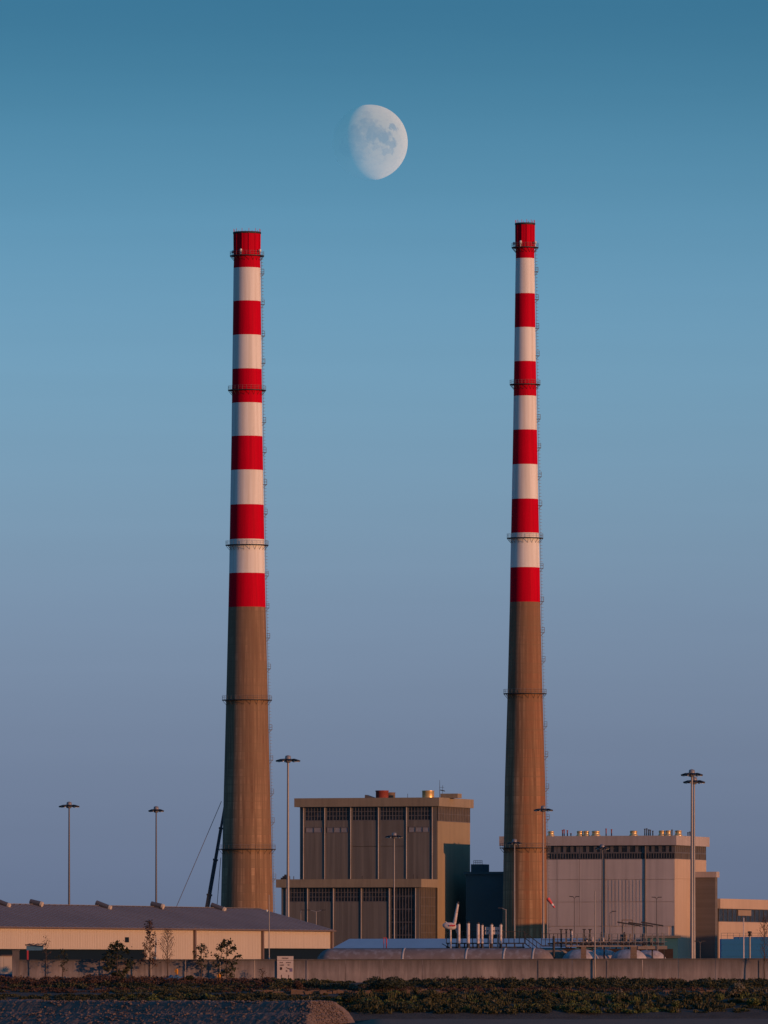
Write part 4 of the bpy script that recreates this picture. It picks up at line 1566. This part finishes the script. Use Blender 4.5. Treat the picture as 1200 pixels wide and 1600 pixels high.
length = 95
for i in range(NU + 1):
    u = -length + (length + 3.2) * i / NU
    for j in range(NVv + 1):
        w = prof[0][0] + (prof[-1][0] - prof[0][0]) * j / NVv
        z = prof_at(w)
        if u > 0:                                   # the blunt sloping end
            z = min(z, 2.85 - u * 1.15)
        p = c + tx * u + nx_ * w
        q = mnoise.noise(Vector((p.x * .9, p.y * .9, z * .9))) * .12 + mnoise.noise(Vector((p.x * 2.6, p.y * 2.6, z * 2))) * .11 + mnoise.noise(Vector((p.x * .12, p.y * .12, 0))) * .25
        vs.append((p.x + q * .4, p.y - q * .5, z + q))
for i in range(NU):
    for j in range(NVv):
        k = NVv + 1
        fs.append((i * k + j, i * k + j + 1, (i + 1) * k + j + 1, (i + 1) * k + j))
b = MB()
b.add(vs, [f[::-1] for f in fs], False)
tag(b.build('rock_revetment', M['rock']), 'stepped stone revetment along the left shore with a sunlit blunt end', 'revetment')

# loose stones on the berm and the foot of the bank
ico = []
g = (1 + 5 ** .5) / 2
iv = np.array([(-1, g, 0), (1, g, 0), (-1, -g, 0), (1, -g, 0), (0, -1, g), (0, 1, g), (0, -1, -g), (0, 1, -g), (g, 0, -1), (g, 0, 1), (-g, 0, -1), (-g, 0, 1)]) / 1.9
ifc = [(0, 11, 5), (0, 5, 1), (0, 1, 7), (0, 7, 10), (0, 10, 11), (1, 5, 9), (5, 11, 4), (11, 10, 2), (10, 7, 6), (7, 1, 8), (3, 9, 4), (3, 4, 2), (3, 2, 6), (3, 6, 8), (3, 8, 9), (4, 9, 5), (2, 4, 11), (6, 2, 10), (8, 6, 7), (9, 8, 1)]
b = MB()
for k in range(4200):
    u = random.uniform(-75, 2.4) if k < 2600 else random.uniform(-3, 2.8)
    w = random.uniform(-1.5, 5.5) if k < 2600 else random.uniform(-6.5, 5.5)
    z = prof_at(w)
    if u > 0:
        z = min(z, 2.85 - u * 1.15)
    p = c + tx * u + nx_ * w
    r = random.choice((.06, .07, .09, .11, .14, .24) if k < 2600 else (.07, .1, .13, .18, .24)) * random.uniform(.8, 1.2)
    ang = random.uniform(0, 6.28)
    sc = np.array((random.uniform(.8, 1.4), random.uniform(.8, 1.2), random.uniform(.6, .9))) * r
    q = iv * sc + rng.normal(0, .1 * r, iv.shape)
    ca, sa = math.cos(ang), math.sin(ang)
    q = np.stack([q[:, 0] * ca - q[:, 1] * sa + p.x, q[:, 0] * sa + q[:, 1] * ca + p.y, q[:, 2] + z + .02], 1)
    b.add(q.tolist(), ifc)
tag(b.build('loose_stones', M['rock']), 'loose stones strewn over the stepped revetment', 'stones', kind='stuff')

# broken kerb along the path
def bank_z(y):
    pr = [(1241, .0), (1246, .9), (1252, 1.9), (1258, 2.8), (1264, 3.5), (1268, 3.85), (1272, 3.95), (1276, 4.2), (1281, 4.75), (1288, 5.2), (1296, 5.48), (1303, 5.5)]
    for (a, za), (b_, zb_) in zip(pr, pr[1:]):
        if a <= y <= b_:
            return za + (zb_ - za) * (y - a) / (b_ - a)
    return 5.5 if y > 1303 else 0


T = thing('broken_kerb', 'broken line of old kerb blocks on the grassy bank, catching the sun, its right stretch standing in for sunlit earth', 'kerb', (0, 1268, 3.8))
px = 396
while px < 1150:
    w = random.uniform(6, 14)
    if px < 585 or 628 < px < 690 or px > 1035:  # last stretch: blocks added in place of a sunlit earth ridge
        D = 1268 + random.uniform(-.6, .6)
        hgt = random.uniform(.2, .6) if px < 800 else random.uniform(.25, .5)
        xa = XX(px, D)
        bb = MB().box(0, w / (F / D) * .92, -.4, .4, -.3, hgt)
        bb.v = [(x + random.uniform(-.08, .08), y + random.uniform(-.08, .08), z + random.uniform(-.1, .1)) for x, y, z in bb.v]
        ob = bb.build('kerb_block', M['kerb'], T, (xa, D - 1268, 0.1))
        ob.rotation_euler = (random.uniform(-.08, .08), random.uniform(-.06, .06), random.uniform(-.12, .12))
    px += w

# ------------------------------------------------------------------ undergrowth
def clump_leaves(cx, cy, cz, rx, ry, rz, n, size, up=.4):
    d = rng.normal(size=(n, 3))
    d /= np.linalg.norm(d, axis=1)[:, None]
    d[:, 2] = np.abs(d[:, 2]) * 1.0 - .15
    rad = rng.uniform(.35, 1.0, n) ** .5
    C = np.stack([cx + d[:, 0] * rx * rad, cy + d[:, 1] * ry * rad, cz + d[:, 2] * rz * rad], 1)
    return leaf_quads(C, size, up=up)


def strip(name, label, mats, rows_, n, hfun, px0=-90, px1=1290, leaf=.34, per=110):
    groups = {m: [] for m in mats}
    for k in range(n):
        px = random.uniform(px0, px1)
        D = random.uniform(*rows_)
        x = XX(px, D)
        zz = bank_z(D)
        big = mnoise.noise(Vector((x * .06, D * .06, 4.4)))
        h = hfun(px) * (random.uniform(.35, 1.2) + big * .9)
        if h < .15:
            continue
        w = random.uniform(.7, 1.5) * (.6 + .4 * h)
        sel = mnoise.noise(Vector((x * .045 + 11, D * .1, 0))) + random.uniform(-.35, .35)
        m = mats[min(len(mats) - 1, max(0, int((sel + .6) / 1.2 * len(mats))))]
        groups[m].append(clump_leaves(x, D, zz + .02, w, w, h, per, leaf))
    for m, g_ in groups.items():
        if g_:
            tag(quads_object(name + '_' + m.split('_')[1], np.concatenate(g_), M[m]), label.format(m.split('_')[1]), 'undergrowth', kind='stuff')


def weeds():
    # upright stalks and grass in tufts, each tuft leaning its own way
    for nm, m, lab, zones, n, hh in (('tall_grass', 'leaf_olive', 'upright olive grass and weeds on the front slope', ((555, 1290, 1246, 1266),), 420, (.7, 1.7)),
                                     ('bright_weeds', 'leaf_green', 'yellow green upright weeds dotted over the slope', ((590, 1290, 1247, 1262),), 70, (.7, 1.6)),
                                     ('dry_stalks', 'leaf_brown', 'dry brown stalks standing against the foot of the wall', ((850, 960, 1296.5, 1298.5), (980, 1062, 1296.5, 1298.5), (640, 800, 1295, 1298.5), (0, 420, 1284, 1297)), 260, (.6, 1.15)),
                                     ('dead_grass', 'leaf_pale', 'pale dead grass tufts on the bank', ((400, 1290, 1250, 1275),), 90, (.4, 1.1))):
        qs = []
        for k in range(n):
            z_ = random.choice(zones)
            px, D = random.uniform(z_[0], z_[1]), random.uniform(z_[2], z_[3])
            x, zz = XX(px, D), bank_z(D)
            h = random.uniform(*hh) * (.75 + .5 * mnoise.noise(Vector((x * .1, D * .2, 1))))
            c_ = 26
            base = np.stack([x + rng.normal(0, .22, c_), D + rng.normal(0, .22, c_), np.full(c_, zz - .1)], 1)
            lean = np.stack([rng.normal(random.uniform(-.15, .15), .2, c_), rng.normal(0, .2, c_), np.ones(c_)], 1) * (h * rng.uniform(.45, 1.0, c_))[:, None]
            tip = base + lean
            side = rng.normal(size=(c_, 3)); side[:, 2] = 0
            side /= np.linalg.norm(side, axis=1)[:, None]
            wd = .07 + .06 * rng.random(c_)[:, None]
            mid = (base * .4 + tip * .6)
            qs.append(np.stack([base, mid + side * wd, tip, mid - side * wd], 1))
            # seed heads and leaves up the stalk
            f = rng.uniform(.3, 1.0, c_)[:, None]
            qs.append(leaf_quads(base + lean * f, .32, .4, up=.8))
        tag(quads_object(nm, np.concatenate(qs), M[m]), lab, 'grass', kind='stuff')


strip('undergrowth', '{} scrub along the foot of the concrete wall', ['leaf_dark', 'leaf_olive', 'leaf_dark'], (1279, 1297), 950,
      lambda px: .9 if px > 420 else .6)
strip('heather', '{} heath growing along the foot of the wall on the left', ['leaf_brown'], (1284, 1297), 420, lambda px: 1.0, px1=425)
strip('bank_scrub', '{} scrub covering the front slope of the bank', ['leaf_olive', 'leaf_dark', 'leaf_olive', 'leaf_dark', 'leaf_green'], (1246, 1264), 1250,
      lambda px: (.95 if px > 560 else .5))
strip('path_grass', '{} low grass along the path on the bank', ['leaf_olive', 'leaf_brown'], (1271, 1281), 1000, lambda px: .4, leaf=.28, per=60)
weeds()


def shrub(px, py_base, D, w, h, m, label, n=900, leaf=.32, zb_=None, stems=5):
    x = XX(px, D)
    z = bank_z(D) if zb_ is None else zb_
    T = thing('shrub', label, 'shrub', (x, D, z), group='shrubs on the bank')
    qs = []
    for k in range(9):
        a = random.uniform(0, 6.28)
        r = random.uniform(0, .62)
        qs.append(clump_leaves(math.cos(a) * r * w, math.sin(a) * r * w, h * random.uniform(.12, .62), w * .45, w * .45, h * .38, n // 9, leaf))
    quads_object('foliage', np.concatenate(qs), M[m], T)
    b = MB()
    for k in range(stems):
        a = random.uniform(0, 6.28)
        b.tube((0, 0, -.2), (math.cos(a) * w * .5, math.sin(a) * w * .5, h * .7), .06, .02, 5)
    b.build('stems', M['bark'], T)
    return T


shrub(600, 0, 1272, 3.6, 2.9, 'leaf_dark', 'large dark rounded shrub in front of the wall under the pale blue roof', 1900)
shrub(617, 0, 1261, 1.1, 1.4, 'leaf_green', 'small bright green shrub below the large dark one', 700)
shrub(680, 0, 1258, 1.3, 1.9, 'leaf_olive', 'ragged olive shrub on the front slope right of the large dark shrub', 700)
shrub(1152, 0, 1262, 1.9, 2.5, 'leaf_pale', 'pale feathery shrub on the bank near the right edge', 1100)
shrub(1055, 0, 1250, .9, 1.5, 'leaf_green', 'small yellow green plant low on the slope below the tallest mast', 450)
shrub(1178, 0, 1252, 1.8, 1.5, 'leaf_green', 'low green shrub at the right edge near the mud', 800)
shrub(1085, 0, 1256, 1.5, 1.6, 'leaf_olive', 'olive shrub on the slope between the tallest mast and the pale shrub', 700)
shrub(855, 0, 1256, 1.4, 1.7, 'leaf_olive', 'olive shrub on the slope below the slimmer chimney', 700)
shrub(465, 0, 1273, 1.2, 2.4, 'leaf_brown', 'dark brown dead shrub beside the notice board', 800, zb_=3.9)
shrub(298, 0, 1290, 1.0, 1.5, 'leaf_dark', 'small dark green shrub between the orange marker flags', 500)
shrub(193, 0, 1290, 1.7, 1.3, 'leaf_dark', 'low dark shrub under the bushiest sapling', 700)
shrub(545, 0, 1255, 1.5, 1.5, 'leaf_dark', 'dark shrub spilling over the end of the stone revetment', 800)
shrub(552, 0, 1275, 1.2, 1.3, 'leaf_pale', 'small greyish shrub behind the end of the revetment', 500)


# ------------------------------------------------------------------ saplings
def sapling(px, ybase, ytop, hw, D, m, label, leaf=.4, nleaf=260, spread=.6, c0=.3, nb=16, shape='round', droop=0.0, lean=0.0):
    x = XX(px, D)
    z = bank_z(D)
    s = F / D
    H = ZZ(ytop, D) - z
    T = thing('sapling', label, 'tree', (x, D, z), group='saplings in front of the wall')
    W = hw / s
    tr_ = MB()
    pts = [Vector((lean * H * (k / 8) + random.uniform(-.06, .06) * (k > 0), random.uniform(-.06, .06), -.3 + (H + .2) * k / 8)) for k in range(9)]
    for k in range(8):
        tr_.tube(pts[k], pts[k + 1], .11 * (1 - k / 9), .11 * (1 - (k + 1) / 9), 7, cap=False)
    tr_.build('trunk', M['bark'], T)
    br = MB()
    tips = []
    for k in range(nb):
        f = c0 + (1 - c0) * (k + random.uniform(0, .8)) / nb
        f = min(f, .97)
        i = min(7, int(f * 8))
        p = pts[i].lerp(pts[i + 1], f * 8 - i)
        g_ = (f - c0) / (1 - c0)
        prof_w = math.sin(math.pi * min(1, .12 + g_ * .85)) if shape == 'round' else (1 - g_ * .8)
        a = k * 2.4 + random.uniform(-.4, .4)
        ln = W * prof_w * random.uniform(.75, 1.1) + .12
        d = Vector((math.cos(a), math.sin(a), spread - droop)).normalized()
        q = p + d * ln
        mid = p.lerp(q, .5) + Vector((0, 0, -.05))
        br.tube(p, mid, .035, .025, 5, cap=False)
        br.tube(mid, q, .025, .012, 5, cap=False)
        tips += [mid.lerp(q, .3), mid.lerp(q, .7), q, q]
        for t2 in range(3):
            a2 = a + random.uniform(-1.1, 1.1)
            st_ = p.lerp(q, random.uniform(.35, .8))
            e = st_ + Vector((math.cos(a2), math.sin(a2), spread + random.uniform(-.2, .4))).normalized() * ln * .5
            br.tube(st_, e, .018, .01, 4, cap=False)
            tips += [e, e]
    tag(br.build('branches', M['bark'], T), kind='stuff')
    tp = np.array([tuple(v) for v in tips])
    nleaf = int(nleaf * 1.9)
    C = tp[rng.integers(0, len(tp), nleaf)] + rng.normal(0, .2, (nleaf, 3))
    quads_object('crown', leaf_quads(C, leaf, .6), M[m], T)
    return T


sapling(234, 1530, 1440, 15, 1297.8, 'leaf_brown', 'tall sparse brown sapling left of its bare neighbour', .28, 420, .8, .22, 20, 'cone')
sapling(262, 1530, 1452, 16, 1297.8, 'leaf_brown', 'round crowned nearly bare sapling with fine twigs', .16, 300, 1.1, .35, 34)
sapling(315, 1530, 1477, 13, 1297.8, 'leaf_dark', 'small leafy sapling between the bare sapling and the larger dark one', .36, 150, .9, .35, 12)
sapling(354, 1530, 1470, 19, 1297.8, 'leaf_dark', 'dark leafy sapling in front of the warehouse downpipe', .42, 330, .35, .15, 18)
sapling(183, 1534, 1472, 20, 1297.8, 'leaf_dark', 'bushiest dark sapling before the dark loading bay', .42, 520, .2, .12, 20)
sapling(98, 1532, 1484, 9, 1297.8, 'leaf_dark', 'thin young sapling before the dark loading bay, near the pier', .28, 90, .8, .4, 9)
sapling(72, 1532, 1462, 7, 1297.8, 'leaf_brown', 'slender bare sapling by the blue loading hood', .2, 60, 1.0, .35, 10)
sapling(1194, 1536, 1432, 14, 1297.8, 'leaf_brown', 'tall bare tree at the right edge of the wall', .16, 260, 1.3, .3, 30)
sapling(410, 1530, 1515, 5, 1297.8, 'leaf_brown', 'tiny dead sapling beside the thin pole', .2, 40, .9, .3, 8)
